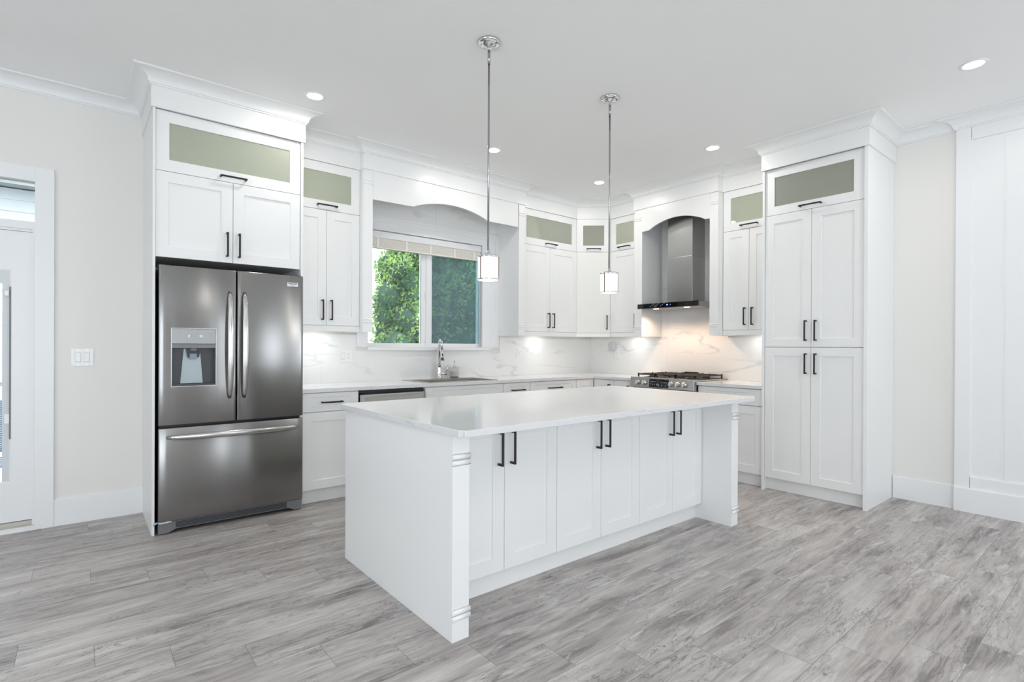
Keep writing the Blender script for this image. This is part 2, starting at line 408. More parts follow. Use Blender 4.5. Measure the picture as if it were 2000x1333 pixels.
# board and batten panelling on the far end of the right wall
PY = -3.828
m = B(-.020, .0, -4.115, PY, .0, H); m.box(-.020, 0, YB, -4.115, 0, H)
# thin second sheet with a slightly wavy edge
poly = []
for k in range(41):
    z = .27 + (2.86 - .27) * k / 40
    poly.append((-4.113 - .004 * math.sin(k * .42) , z))
poly += [(-5.3, 2.86), (-5.3, .27)]
m.prism(poly, 'x', -.0235, -.019)
S(m.build('trim_1', TRIM))
m = B(-.035, -.0195, PY - .095, PY, .17, H - .0)
m.box(-.035, -.0195, YB, PY - .09, 2.857, H)
m.box(-.035, -.0195, YB, PY - .09, .17, .271)
for yy in (-5.4, -6.6, -7.8): m.box(-.035, -.0195, yy - .095, yy, .271, 2.857)
S(m.build('trim_2', TRIM, bevel=.0015))

# baseboards
BBZ = .183
S(MB().prism([(0, 0), (-.015, 0), (-.015, BBZ - .004), (-.012, BBZ), (0, BBZ)], 'x', -5.449, -4.946).build('baseboard_back', TRIM))
S(MB().prism([(0, 0), (-.015, 0), (-.015, BBZ - .004), (-.012, BBZ), (0, BBZ)], 'y', PY, -3.42).build('baseboard_right', TRIM))
S(MB().prism([(0, 0), (-.050, 0), (-.050, BBZ - .004), (-.047, BBZ), (0, BBZ)], 'y', YB, PY).build('baseboard_far_right', TRIM))
S(MB().prism([(0, 0), (-.015, 0), (-.015, BBZ), (0, BBZ)], 'x', XL, -6.6).build('baseboard_left', TRIM))

# ---- crown moulding swept along the tops of walls and cabinets
ZF = 2.955
CPROF = [(0, ZF), (.009, ZF), (.009, ZF + .010), (.016, ZF + .012), (.018, ZF + .018)]
for k in range(1, 9):
    a = k / 8 * PI / 2
    CPROF.append((.018 + .078 * (1 - math.cos(a)), ZF + .018 + .054 * math.sin(a)))
CPROF += [(.100, ZF + .074), (.102, H - .008), (.102, H - .0005), (0, H - .0005)]
PATH = [(-8.85, 0), (-4.957, 0), (-4.957, -.668), (-3.972, -.668), (-3.972, -.337), (-3.389, -.337), (-3.389, -.408), (-1.500, -.408), (-1.500, -.337),
        (-.618, -.337), (-.310, -.598), (-.310, -1.016), (-.404, -1.016), (-.404, -2.052), (-.310, -2.052), (-.310, -2.600), (-.648, -2.600), (-.648, -3.428),
        (0, -3.428), (0, PY), (-.035, PY), (-.035, -8.35)]
def offs(path, i, d):
    """path point i pushed d to the room side (right of travel), mitred"""
    p = Vector(path[i])
    def nrm(a, b):
        t = (Vector(b) - Vector(a)).normalized(); return Vector((t.y, -t.x))
    n0 = nrm(path[i - 1], path[i]) if i > 0 else None
    n1 = nrm(path[i], path[i + 1]) if i < len(path) - 1 else None
    if n0 is None: return p + n1 * d
    if n1 is None: return p + n0 * d
    b = n0 + n1; return p + b * (d / (1 + n0.dot(n1)))
def sweep(path, prof, i0, i1):
    m = MB(); n = len(prof); vs = []
    for i in range(i0, i1 + 1):
        for d, z in prof:
            q = offs(path, i, d); vs.append((q.x, q.y, z))
    k = i1 - i0; fs = []
    for i in range(k):
        for j in range(n):
            j2 = (j + 1) % n; fs.append((i * n + j, (i + 1) * n + j, (i + 1) * n + j2, i * n + j2))
    fs += [tuple(range(n))[::-1], tuple(range(k * n, k * n + n))]
    return m.add(vs, fs)
ZT = 2.817   # underside of frieze
FPROF = [(-.018, ZT), (0, ZT), (0, ZF + .006), (-.018, ZF + .006)]
S(sweep(PATH, CPROF, 0, 1).build('trim_3', TRIM))
S(sweep(PATH, CPROF, 18, 19).build('trim_4', TRIM))
S(sweep(PATH, CPROF, 19, 21).build('trim_5', TRIM))
def topworks(parent, i0, i1):
    sweep(PATH, FPROF, i0, i1).build('frieze', WHITE, parent, world=True)
    sweep(PATH, CPROF, i0, i1).build('crown_moulding', WHITE, parent, world=True)

# ------------------------------------------------------------------ cabinet parts
def handle(parent, x, z, yf, vert=True, L=.172, so=.032):
    """square black bar pull on two short posts; local to parent"""
    t = .0062; m = MB(); h = L / 2
    if vert:
        m.box(-t, t, -so - .008, -so, -h, h); m.box(-t, t, -so, 0, h - .012, h); m.box(-t, t, -so, 0, -h, -h + .012)
    else:
        m.box(-h, h, -so - .008, -so, -t, t); m.box(h - .012, h, -so, 0, -t, t); m.box(-h, -h + .012, -so, 0, -t, t)
    return m.build('handle', BLACK, parent, bevel=.0022, loc=(x, yf, z))
def door(parent, x0, x1, z0, z1, yf, kind='door', st=.071, rl=None, h=None, gmat=None, name=None):
    g = .0015; x0 += g; x1 -= g; z0 += g; z1 -= g; rl = rl or st
    cx, cz = (x0 + x1) / 2, (z0 + z1) / 2; hx, hz = (x1 - x0) / 2, (z1 - z0) / 2
    T = .019; b = .0012
    if kind == 'glass':
        r = [(b, b, 0), (st, rl, 0), (st + .002, rl + .002, .003), (st + .002, rl + .002, T), (0, 0, T), (0, 0, b)]
        m = loops(r, -hx, hx, -hz, hz, 0, fill=False)
        o = m.build(name or 'glass_door', WHITE, parent, loc=(cx, yf, cz))
        B(-hx + st, hx - st, .008, .0125, -hz + rl, hz - rl).build('pane', gmat or CABGLASS, o)
    else:
        r = [(0, 0, T), (0, 0, b), (b, b, 0), (st, rl, 0), (st + .0028, rl + .0028, .0085)]
        m = loops(r, -hx, hx, -hz, hz, 0)
        o = m.build(name or kind, WHITE, parent, loc=(cx, yf, cz))
    if h: handle(o, h[0] - cx, h[1] - cz, 0, h[2], *(h[3:] if len(h) > 3 else ()))
    return o
ZG, ZD, ZR = 2.414, 1.429, 1.379
def carcass(parent, x0, x1, depth, z0=ZD, zg=ZG, z1=2.93, mat_=None, wl=.017):
    """solid looking lower box with an open glazed compartment on top; local, wall at y=0"""
    m = MB(); yb = -depth + .021
    m.box(x0, x1, yb, -.002, z0, zg - .008)                                # closed lower box
    m.box(x0, x1, yb, -.002, z1 - .115, z1)                        # top
    m.box(x0, x0 + wl, yb, -.002, zg - .008, z1 - .115); m.box(x1 - wl, x1, yb, -.002, zg - .008, z1 - .115)
    m.box(x0 + wl, x1 - wl, -.02, -.002, zg - .008, z1 - .115)
    return m.build('carcass', mat_ or CAVE, parent)
def rail(parent, x0, x1, yf, z0=ZR, z1=ZD - .002, ret=False):
    return B(x0, x1, yf + .004, yf + .022, z0, z1).build('light_rail', WHITE, parent)

HL = .172
# ---- tall cabinet round the fridge
t = thing('fridge_cabinet', 'tall white cabinet with a wide glass door enclosing the steel fridge', 'cabinet', (-4.957, 0, 0))
lx = lambda x: x + 4.957
B(lx(-4.946), lx(-4.931), -.657, -.001, 0, 2.93).build('side_panel', WHITE, t)
B(lx(-4.001), lx(-3.984), -.657, -.001, 0, 2.93).build('side_panel', WHITE, t)
carcass(t, lx(-4.930), lx(-4.002), .641, z0=1.846)
door(t, lx(-4.930), lx(-4.002), ZG, ZT, -.641, 'glass', .074, .076, h=(lx(-4.468), 2.446, False), name='glass_door')
door(t, lx(-4.930), lx(-4.468), 1.84, ZG, -.641, h=(lx(-4.507), 1.967, True))
door(t, lx(-4.468), lx(-4.002), 1.84, ZG, -.641, h=(lx(-4.430), 1.967, True))
topworks(t, 1, 4)

# ---- upper cabinet between fridge and window
t = thing('wall_cabinet', 'narrow white wall cabinet hanging between fridge cabinet and window surround', 'cabinet', (-3.983, 0, 0))
lx = lambda x: x + 3.983
carcass(t, lx(-3.983), lx(-3.386), .323)
door(t, lx(-3.981), lx(-3.384), ZG, ZT, -.323, 'glass', .078, .076, h=(lx(-3.682), 2.450, False))
door(t, lx(-3.981), lx(-3.681), ZD, ZG, -.323, h=(lx(-3.719), 1.561, True))
door(t, lx(-3.681), lx(-3.384), ZD, ZG, -.323, h=(lx(-3.643), 1.561, True))
rail(t, lx(-3.983), lx(-3.384), -.323)
topworks(t, 4, 5)

# ---- arched surrounds (window and hood): pilasters + valance
def pilaster(parent, x0, x1, yf, yb, name='pilaster', z0=ZR - .003, z1=ZT + .02):
    m = MB(); 
    def ribs(zz):  # two small rounded reeds around the front
        out = []
        for c in zz: out += [(c - .008, 0), (c - .005, .006), (c, .008), (c + .005, .006), (c + .008, 0)]
        return out
    prof = [(z0, 0)] + ribs((1.468, 1.490)) + ribs((2.697, 2.722)) + [(z1, 0)]
    poly = [(yf - d, z) for z, d in prof] + [(yb, z1), (yb, z0)]
    m.prism(poly, 'x', x0, x1); return m.build(name, WHITE, parent)
def arch_poly(x0, x1, a0, a1, zb, zt, rise, ztop):
    pts = [(x0, ztop), (x0, zb), (a0, zb + .003)]
    n = 40; w = a1 - a0
    for k in range(1, n):
        u = k / n; s = math.sin(PI * u)
        z = zb + .003 + rise * (s ** .78) * 1.0
        pts.append((a0 + w * u, z))
    pts += [(a1, zb + .003), (x1, zb), (x1, ztop)]
    return pts
t = thing('window_surround', 'white arched valance with fluted pilasters framing the sink window', 'window surround', (-3.389, 0, 0))
lx = lambda x: x + 3.389
pilaster(t, lx(-3.383), lx(-3.294), -.391, -.001)
pilaster(t, lx(-1.590), lx(-1.506), -.391, -.001)
MB().prism(arch_poly(lx(-3.2935), lx(-1.610), lx(-2.887), lx(-2.023), 2.562, 2.65, .086, ZT + .02), 'y', -.397, -.377).build('valance', WHITE, t)
B(lx(-3.2935), lx(-1.5905), -.376, -.001, 2.80, 2.93).build('soffit', WHITE, t)
topworks(t, 5, 8)

# ---- upper cabinet right of the window
t = thing('wall_cabinet', 'wide white wall cabinet hanging between window surround and corner cabinet', 'cabinet', (-1.505, 0, 0))
lx = lambda x: x + 1.505
carcass(t, lx(-1.504), lx(-.615), .323)
door(t, lx(-1.502), lx(-.613), ZG, ZT, -.323, 'glass', .076, .076, h=(lx(-1.05), 2.450, False))
door(t, lx(-1.502), lx(-1.059), ZD, ZG, -.323, h=(lx(-1.088), 1.560, True))
door(t, lx(-1.059), lx(-.613), ZD, ZG, -.323, h=(lx(-1.012), 1.560, True))
rail(t, lx(-1.504), lx(-.608), -.323)
topworks(t, 8, 9)

# ---- diagonal corner cabinet
ang = math.atan2(-.592 + .323, -.296 + .613)
Wd = math.hypot(.317, .269)
t = thing('corner_cabinet', 'white diagonal corner wall cabinet with small dark glass door', 'cabinet', (-.613, -.323, 0), ang)
m = MB()
cp = [(-.611, -.001), (-.611, -.318), (-.602, -.337), (-.309, -.586), (-.291, -.590), (-.001, -.590), (-.001, -.001)]
def cpoly(m, z0, z1): m.prism(cp, 'z', z0, z1)
cpoly(m, ZD, ZG - .008); cpoly(m, 2.815, 2.93)
m.box(-.611, -.594, -.318, -.001, ZG - .008, 2.815); m.box(-.291, -.001, -.590, -.573, ZG - .008, 2.815)
m.box(-.594, -.001, -.02, -.001, ZG - .008, 2.815); m.box(-.02, -.001, -.573, -.02, ZG - .008, 2.815)
m.build('carcass', CAVE, t, world=True)
door(t, .001, Wd - .001, ZG, ZT, 0, 'glass', .076, .076, gmat=SMOKED, h=(Wd / 2, 2.450, False))
door(t, .001, Wd - .001, ZD, ZG, 0, h=(Wd - .045, 1.555, True))
B(.004, Wd - .004, .004, .022, ZR, ZD - .002).build('light_rail', WHITE, t)
topworks(t, 9, 10)

# ---- range-wall units: local x runs away from the corner (world -y), local y toward the wall (world +x)
def bthing(name, label, cat, y0): return thing(name, label, cat, (0, y0, 0), -PI / 2)
t = bthing('wall_cabinet', 'single-door white wall cabinet hanging between corner cabinet and range hood', 'cabinet', -.592)
ly = lambda y: -.592 - y
carcass(t, ly(-.594), ly(-1.019), .296)
door(t, ly(-.594), ly(-1.017), ZG, ZT, -.296, 'glass', .076, .076, h=(ly(-.805), 2.450, False))
door(t, ly(-.594), ly(-1.017), ZD, ZG, -.296, h=(ly(-.979), 1.560, True))
rail(t, ly(-.594), ly(-1.019), -.296)
topworks(t, 10, 11)

t = bthing('hood_surround', 'white arched valance with fluted pilasters framing the range hood', 'hood surround', -1.0205)
ly = lambda y: -1.0205 - y
pilaster(t, ly(-1.021), ly(-1.126), -.387, -.001)
pilaster(t, ly(-1.956), ly(-2.047), -.387, -.001)
MB().prism(arch_poly(ly(-1.1265), ly(-1.9555), ly(-1.223), ly(-1.900), 2.560, 2.65, .088, ZT + .02), 'y', -.393, -.373).build('valance', WHITE, t)
B(ly(-1.1265), ly(-1.9555), -.372, -.001, 2.80, 2.93).build('soffit', WHITE, t)
topworks(t, 11, 14)

t = bthing('wall_cabinet', 'white wall cabinet hanging between range hood and tall pantry', 'cabinet', -2.050)
ly = lambda y: -2.050 - y
carcass(t, ly(-2.051), ly(-2.604), .296)
door(t, ly(-2.051), ly(-2.603), ZG, ZT, -.296, 'glass', .074, .074, h=(ly(-2.322), 2.450, False))
door(t, ly(-2.051), ly(-2.317), ZD, ZG, -.296, h=(ly(-2.282), 1.560, True), st=.069)
door(t, ly(-2.317), ly(-2.603), ZD, ZG, -.296, h=(ly(-2.357), 1.560, True), st=.069)
rail(t, ly(-2.051), ly(-2.604), -.296)
topworks(t, 14, 15)

t = bthing('pantry_cabinet', 'tall four-door white pantry with glass top door beside the bare wall', 'cabinet', -2.605)
ly = lambda y: -2.605 - y
B(ly(-2.6065), ly(-2.6215), -.633, -.001, 0, 2.93).build('side_panel', WHITE, t)
B(ly(-3.391), ly(-3.415), -.633, -.001, 0, 2.93).build('side_panel', WHITE, t)
carcass(t, ly(-2.622), ly(-3.390), .614, z0=.112)
B(ly(-2.622), ly(-3.390), -.56, -.54, .001, .111).build('toe_kick', WHITE, t)
ps, pe, pm = ly(-2.623), ly(-3.389), ly(-3.004)
door(t, ps, pe, ZG, ZT, -.614, 'glass', .074, .072, gmat=SMOKED, h=(ly(-2.998), 2.447, False))
door(t, ps, pm, 1.261, ZG, -.614, h=(ly(-2.966), 1.400, True)); door(t, pm, pe, 1.261, ZG, -.614, h=(ly(-3.043), 1.400, True))
door(t, ps, pm, .112, 1.258, -.614, h=(ly(-2.968), 1.124, True)); door(t, pm, pe, .112, 1.258, -.614, h=(ly(-3.043), 1.124, True))
topworks(t, 15, 18)

# ------------------------------------------------------------------ base cabinets
BF = -.600
def base(parent, x0, x1, yfront=BF, toe=.555, z1=.8835):
    B(x0, x1, yfront + .021, -.003, .112, z1).build('carcass', CAVE, parent)
    B(x0, x1, -toe, -toe + .018, .001, .111).build('toe_kick', WHITE, parent)
t = thing('base_cabinet', 'white base cabinet with drawer over door, beside the fridge', 'cabinet', (-3.982, 0, 0)); lx = lambda x: x + 3.982
base(t, lx(-3.982), lx(-3.509))
door(t, lx(-3.965), lx(-3.509), .728, .8785, BF, 'drawer', .068, .034, h=(lx(-3.737), .803, False))
door(t, lx(-3.965), lx(-3.509), .112, .724, BF, h=(lx(-3.56), .62, True))
t = thing('base_cabinet', 'white sink base cabinet under the window with a plain false drawer front', 'cabinet', (-2.876, 0, 0)); lx = lambda x: x + 2.876
m = MB()
m.box(lx(-2.876), lx(-2.858), BF + .021, -.003, .112, .8835).box(lx(-1.980), lx(-1.962), BF + .021, -.003, .112, .8835).box(lx(-2.858), lx(-1.980), BF + .021, -.003, .112, .130).box(lx(-2.858), lx(-1.980), -.018, -.003, .130, .8835).box(lx(-2.858), lx(-1.980), BF + .021, BF + .036, .130, .8835)
m.build('carcass', CAVE, t)
B(lx(-2.876), lx(-1.962), -.555, -.537, .001, .111).build('toe_kick', WHITE, t)
door(t, lx(-2.874), lx(-1.963), .728, .8785, BF, 'false_front', .068, .034)
door(t, lx(-2.874), lx(-2.418), .112, .724, BF, h=(lx(-2.455), .62, True)); door(t, lx(-2.418), lx(-1.963), .112, .724, BF, h=(lx(-2.380), .62, True))
t = thing('base_cabinet', 'narrow white base cabinet with small drawer, right of the sink', 'cabinet', (-1.961, 0, 0)); lx = lambda x: x + 1.961
base(t, 0, lx(-1.600))
door(t, lx(-1.960), lx(-1.601), .728, .8785, BF, 'drawer', .068, .034, h=(lx(-1.775), .803, False))
door(t, lx(-1.960), lx(-1.601), .422, .724, BF, 'drawer', .068, h=(lx(-1.775), .60, False)); door(t, lx(-1.960), lx(-1.601), .112, .418, BF, 'drawer', .068, h=(lx(-1.775), .30, False))
t = thing('base_cabinet', 'wide white drawer base cabinet near the corner of the counter', 'cabinet', (-1.598, 0, 0)); lx = lambda x: x + 1.598
base(t, 0, lx(-.899))
for z0, z1 in ((.728, .8785), (.422, .724), (.112, .418)): door(t, lx(-1.597), lx(-.900), z0, z1, BF, 'drawer', .068, .034 if z0 > .7 else .068, h=(lx(-1.24), (z0 + z1) / 2, False, .195))
t = thing('corner_base_cabinet', 'white corner base cabinet with two doors meeting at the inside corner', 'cabinet', (-.897, 0, 0)); lx = lambda x: x + .897
m = MB().prism([(lx(-.896), -.003), (lx(-.896), -.579), (lx(-.579), -.579), (lx(-.579), -.903), (lx(-.003), -.903), (lx(-.003), -.003)], 'z', .112, .8835); m.build('carcass', CAVE, t)
m = MB().prism([(lx(-.896), -.537), (lx(-.896), -.555), (lx(-.555), -.555), (lx(-.555), -.903), (lx(-.537), -.903), (lx(-.537), -.537)], 'z', .001, .111); m.build('toe_kick', WHITE, t)
door(t, lx(-.896), lx(-.603), .112, .8785, BF)
od = door(t, -(.903 - .603) / 2, (.903 - .603) / 2, .112, .8785, 0, h=(.095, .742, True))
od.location = (lx(-.600), -.753, od.location.z); od.rotation_euler = (0, 0, -PI / 2)
t = bthing('base_cabinet', 'slim white base cabinet between the corner and the range', 'cabinet', -.905); ly = lambda y: -.905 - y
base(t, 0, ly(-1.160)); door(t, .001, ly(-1.159), .112, .8785, BF, st=.06, h=(ly(-1.118), .742, True))
t = bthing('base_cabinet', 'white base cabinet with wide drawer, between range and pantry', 'cabinet', -1.962); ly = lambda y: -1.962 - y
base(t, 0, ly(-2.604))
door(t, .001, ly(-2.603), .728, .8785, BF, 'drawer', .068, .034, h=(ly(-2.285), .803, False))
door(t, .001, ly(-2.283), .112, .724, BF, h=(ly(-2.245), .62, True)); door(t, ly(-2.283), ly(-2.603), .112, .724, BF, h=(ly(-2.321), .55, True))

# ------------------------------------------------------------------ worktops, backsplash
ZC0, ZC = .8845, .914
SX0, SX1, SY0, SY1 = -2.795, -2.035, -.535, -.150      # bowl cut-out
m = MB()
# L-shaped slab around the cut-out, as one outline per strip
for a in ((-3.982, SX0, -.626, -.0125), (SX0, SX1, -.626, SY0), (SX0, SX1, SY1, -.0125), (SX1, -.0125, -.626, -.0125)):
    m.box(a[0], a[1], a[2], a[3], ZC0, ZC)
m.box(-.626, -.0125, -1.168, -.626, ZC0, ZC)
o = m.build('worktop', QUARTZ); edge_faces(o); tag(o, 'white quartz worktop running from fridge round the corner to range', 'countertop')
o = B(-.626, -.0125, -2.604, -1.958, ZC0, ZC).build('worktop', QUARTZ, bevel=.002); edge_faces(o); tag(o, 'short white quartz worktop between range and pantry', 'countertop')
m = MB()
for a in ((-3.982, -3.283, ZC + .0005, 1.36), (-3.283, -1.556, ZC + .0005, 1.208), (-1.556, 0, ZC + .0005, 1.36), (-3.283, -1.556, 2.52, 2.795)):
    m.box(a[0], a[1], -.012, -.001, a[2], a[3])
m.box(-1.556, -1.5, -.012, -.001, 1.36, 1.374)
o = m.build('trim_6', MARBLE); S(o)
o = MB().box(-.012, -.001, -2.605, -.0125, ZC + .0005, 1.36).box(-.012, -.001, -1.955, -1.128, 1.36, 2.795).build('trim_7', MARBLE); S(o)

# ------------------------------------------------------------------ kitchen window
t = thing('window_1', None, None, ((WX0 + WX1) / 2, 0, 1.244)); del_keys = [k for k in ('label',) if k in t]
t['kind'] = 'structure'
def wbox(m, *a): return m.box(*a)
m = MB()   # outer vinyl frame
fy0, fy1 = .045, .13
m.box(WX0, WX1, fy0, fy1, 1.244, 1.284); m.box(WX0, WX1, fy0, fy1, 2.345, WZ1); m.box(WX0, WX0 + .035, fy0, fy1, 1.284, 2.345); m.box(WX1 - .048, WX1, fy0, fy1, 1.284, 2.345)
m.build('window_frame', TRIM, t, bevel=.002, world=True)
m = MB()   # left sash stile, right sash
m.box(-2.546, -2.490, .062, .10, 1.284, 2.345)
m.build('meeting_rail', TRIM, t, bevel=.002, world=True)
m = MB(); m.box(-2.490, -2.424, .05, .085, 1.284, 2.345)
m.build('sash', TRIM, t, bevel=.002, world=True)
B(WX0 + .03, -2.52, .078, .083, 1.28, 2.35).build('pane', CLEAR, t, world=True)
B(-2.43, WX1 - .04, .070, .075, 1.28, 2.35).build('pane', SCREEN, t, world=True)
MB().box(-2.502, -2.492, .045, .062, 1.755, 1.82).box(-2.506, -2.488, .036, .050, 1.79, 1.80).build('latch', PLASTIC, t, bevel=.003, world=True)
MB().box(-2.500, -2.478, .036, .056, 1.262, 1.32).build('sash_lock', PLASTIC, t, bevel=.004, world=True)
m = MB()   # casing with back band
def cas(m, x0, x1, z0, z1):
    m.box(x0, x1, -.024, -.001, z0, z1)
cas(m, -3.262, -3.176, 1.246, 2.386); m.box(-3.283, -3.262, -.034, -.001, 1.246, 2.518)
cas(m, -1.815, -1.640, 1.246, 2.386); m.box(-1.640, -1.5915, -.034, -.001, 1.246, 2.518)
m.box(-3.262, -1.640, -.024, -.001, 2.386, 2.50); m.box(-3.262, -1.640, -.034, -.001, 2.50, 2.518); m.box(-3.262, -1.640, -.030, -.024, 2.455, 2.468)
m.box(-1.704, -1.70, -.027, -.024, 1.246, 2.386)
m.box(-3.176, WX0, -.001, .045, 1.246, 2.385); 
m.build('window_casing', TRIM, t, world=True)
B(-3.176, -1.684, -.045, .046, 1.210, 1.244).build('window_sill', MARBLE, t, world=True)
# blind: head box and gathered slats
t = thing('window_blind', 'cream slatted blind pulled up to the top of the sink window', 'blind', (-2.465, .02, 2.2))
B(-3.168, -1.822, -.012, .004, 2.314, 2.378).build('head_rail', TRIM, t, world=True, bevel=.002)
m = MB(); random.seed(3)
z = 2.226
while z < 2.312:
    dy = random.uniform(-.002, .002); m.box(-3.162, -1.828, -.004 + dy, .042 + dy, z, z + .0028); z += .0040
m.build('slats', BLIND, t, world=True)
B(-3.162, -1.828, -.006, .044, 2.212, 2.224).build('bottom_rail', BLIND, t, world=True, bevel=.002)
for xx in (-3.065, -2.753, -2.474, -2.176, -1.92):
    MB().box(xx - .009, xx + .009, -.0085, -.007, 2.214, 2.312).build('ladder_tape', BLIND, t, world=True)

# ------------------------------------------------------------------ patio door on the left
t = thing('door_1', None, None, ((DX0 + DX1) / 2, .03, 0)); t['kind'] = 'structure'
m = MB(); m.box(DX1, -5.449, -.022, -.001, 0, 2.455); m.box(-6.60, DX0, -.022, -.001, 0, 2.455); m.box(DX0, DX1, -.022, -.001, 2.357, 2.455)
m.build('door_casing', TRIM, t, world=True, bevel=.0015)
m = MB(); m.box(DX0, DX1, .0, .12, 2.034, 2.085); m.box(DX1 - .012, DX1, .0, .13, 0, 2.034); m.box(DX0, DX0 + .012, .0, .13, 0, 2.034); m.box(DX0 + .012, DX1 - .012, .02, .13, 2.018, 2.034)
m.build('door_frame', TRIM, t, world=True)
B(DX0, DX1, .06, .066, 2.085, 2.356).build('transom_pane', CLEAR, t, world=True)
sl = loops([(0, 0, .044), (0, 0, 0), (.104, .262, 0), (.114, .272, .006), (.114, .272, .044)], DX0 + .013, DX1 - .013, .064, 2.016, .032, fill=False)
sd = sl.build('door_slab', TRIM, t, world=True)
B(DX0 + .122, DX1 - .124, .046, .050, .33, 1.75).build('door_pane', CLEAR, t, world=True)
m = MB(); z = .345
for k in range(1): pass
bl = MB(); z = .36
while z < 1.70:
    bl.box(DX0 + .135, -5.715, .058, .070, z, z + .0012); z += .0145
bl.build('mini_blind_slats', TRIM, t, world=True)
m = MB(); m.box(-5.712, -5.672, .040, .056, .335, 1.745); m.box(DX0 + .12, DX0 + .16, .04, .056, .335, 1.745); m.box(DX0 + .16, -5.712, .04, .056, 1.66, 1.745)
m.build('blind_frame', simple('pale_grey_vinyl', (.66, .70, .72), .5), t, world=True)
MB().box(-5.677, -5.670, .030, .042, .62, 1.64).build('blind_track', GREYPL, t, world=True)
MB().box(-5.701, -5.678, .024, .041, 1.578, 1.612).build('blind_slider', PLASTIC, t, world=True, bevel=.003)
MB().box(-5.701, -5.676, .024, .041, .725, .79).build('blind_slider', PLASTIC, t, world=True, bevel=.003)
m = MB().prism([(-.018, 0), (-.018, .030), (.03, .036), (.03, .058), (.13, .062), (.13, 0)], 'x', DX0, DX1); m.build('threshold', THRESH, t, world=True)
B(DX0, DX1, -.020, -.0185, .0, .032).build('threshold_riser', TRIM, t, world=True)

# ------------------------------------------------------------------ refrigerator
t = thing('refrigerator', 'stainless steel french-door refrigerator with water dispenser and bottom freezer', 'refrigerator', (-4.452, 0, 0))
fx = lambda x: x + 4.452
FY = -.690
B(fx(-4.905), fx(-3.999), -.612, -.03, .03, 1.772).build('body', simple('dark_grey_cabinet_steel', (.07, .07, .078), .5), t, bevel=.004)
def fdoor(name, x0, x1, z0, z1, bulge=.006, holes=None, sgn=0):
    """door with a gently bowed face and rounded vertical edges"""
    n = 24; yb = -.620; cx = (-4.914 - 3.990) / 2; hw = .462
    def yy(x):
        u = (x - cx) / hw; return FY - bulge * (1 - u * u) + .003
    xs = []; r = .010
    pts = []
    for k in range(6):
        a = k / 5 * PI / 2; pts.append((x0 + r * (1 - math.sin(a + 0)) if False else x0 + r - r * math.cos(a), yy(x0 + r) + r - r * math.sin(a)))
    for k in range(1, n): 
        x = x0 + r + (x1 - x0 - 2 * r) * k / n; pts.append((x, yy(x)))
    for k in range(6):
        a = PI / 2 * (1 - k / 5); pts.append((x1 - r + r * math.cos(a), yy(x1 - r) + r - r * math.sin(a)))
    return pts, yb
def build_fdoor(name, x0, x1, z0, z1, hole=None):
    pts, yb = fdoor(name, x0, x1, z0, z1)
    front = [(fx(x), y) for x, y in pts]
    m = MB(); n = len(front)
    zs = [z0, z0 + .0015, z0 + .004, z1 - .004, z1 - .0015, z1]; ins = [.004, .0012, 0, 0, .0012, .004]
    if hole: zs = [z0, z0 + .0015, z0 + .004, hole[2], hole[3], z1 - .004, z1 - .0015, z1]; ins = [.004, .0012, 0, 0, 0, 0, .0012, .004]
    if hole:   # make sure columns line up with the hole sides
        hx0, hx1 = fx(hole[0]), fx(hole[1])
        def near(v): return min(range(n), key=lambda i: abs(front[i][0] - v))
        i0, i1 = near(hx0), near(hx1); front[i0] = (hx0, front[i0][1]); front[i1] = (hx1, front[i1][1])
    vs = [(x, y + d, z) for z, d in zip(zs, ins) for x, y in front]
    fs = []
    for r in range(len(zs) - 1):
        for i in range(n - 1):
            if hole and r == 3 and i0 <= i < i1: continue
            fs.append((r * n + i, r * n + i + 1, (r + 1) * n + i + 1, (r + 1) * n + i))
    m.add(vs, fs, True)
    # back and sides
    b = []
    a, c = front[0], front[-1]
    k = len(m.v)
    m.v += [(a[0], yb, z0), (c[0], yb, z0), (c[0], yb, z1), (a[0], yb, z1)]
    R = len(zs) - 1
    left = [r * n for r in range(R + 1)]; right = [r * n + n - 1 for r in range(R + 1)]
    m.f += [(k, k + 1, k + 2, k + 3), tuple([k] + left + [k + 3]), tuple([k + 1] + right + [k + 2]), tuple([k] + list(range(n)) + [k + 1]), tuple([k + 3] + [R * n + i for i in range(n)] + [k + 2])]
    m.sm += [False] * 5
    return m.build(name, STEEL, t)
DH = (-4.842, -4.584, .980, 1.366)
ld = build_fdoor('door', -4.914, -4.4545, .722, 1.783, DH)
rd = build_fdoor('door', -4.4495, -3.990, .722, 1.783)
fz = build_fdoor('freezer_drawer', -4.914, -3.990, .086, .704)
B(fx(-4.90), fx(-4.0), -.622, -.612, .09, 1.77).build('gasket', DARK, t)
def bow_handle(parent, vert, a0, a1, c, off):
    """long bowed bar, wide and flat, ends meeting the door"""
    pts = []; rs = []; n = 20
    for k in range(n + 1):
        u = k / n; s = math.sin(PI * u) ** .55 if 0 < u < 1 else 0
        d = .006 + .046 * s; r = .010 + .011 * (math.sin(PI * u) ** .5 if 0 < u < 1 else 0)
        a = a0 + (a1 - a0) * u
        yo = FY - .004 - d
        pts.append((c + off * (s - .5) * 0, yo, a) if vert else (a, yo, c)); rs.append(r)
    m = MB().tube(pts, rs, 16)
    # flatten front to back about each centre
    out = []
    seg = 16
    for i, v in enumerate(m.v):
        p = pts[min(i // seg, n)]
        out.append((v[0], p[1] + (v[1] - p[1]) * .55, v[2]))
    m.v = out
    return m.build('handle', STEELH, parent)
bow_handle(ld, True, .885, 1.632, fx(-4.498), 0)
bow_handle(rd, True, .885, 1.632, fx(-4.404), 0)
bow_handle(fz, False, fx(-4.868), fx(-4.030), .643, 0)
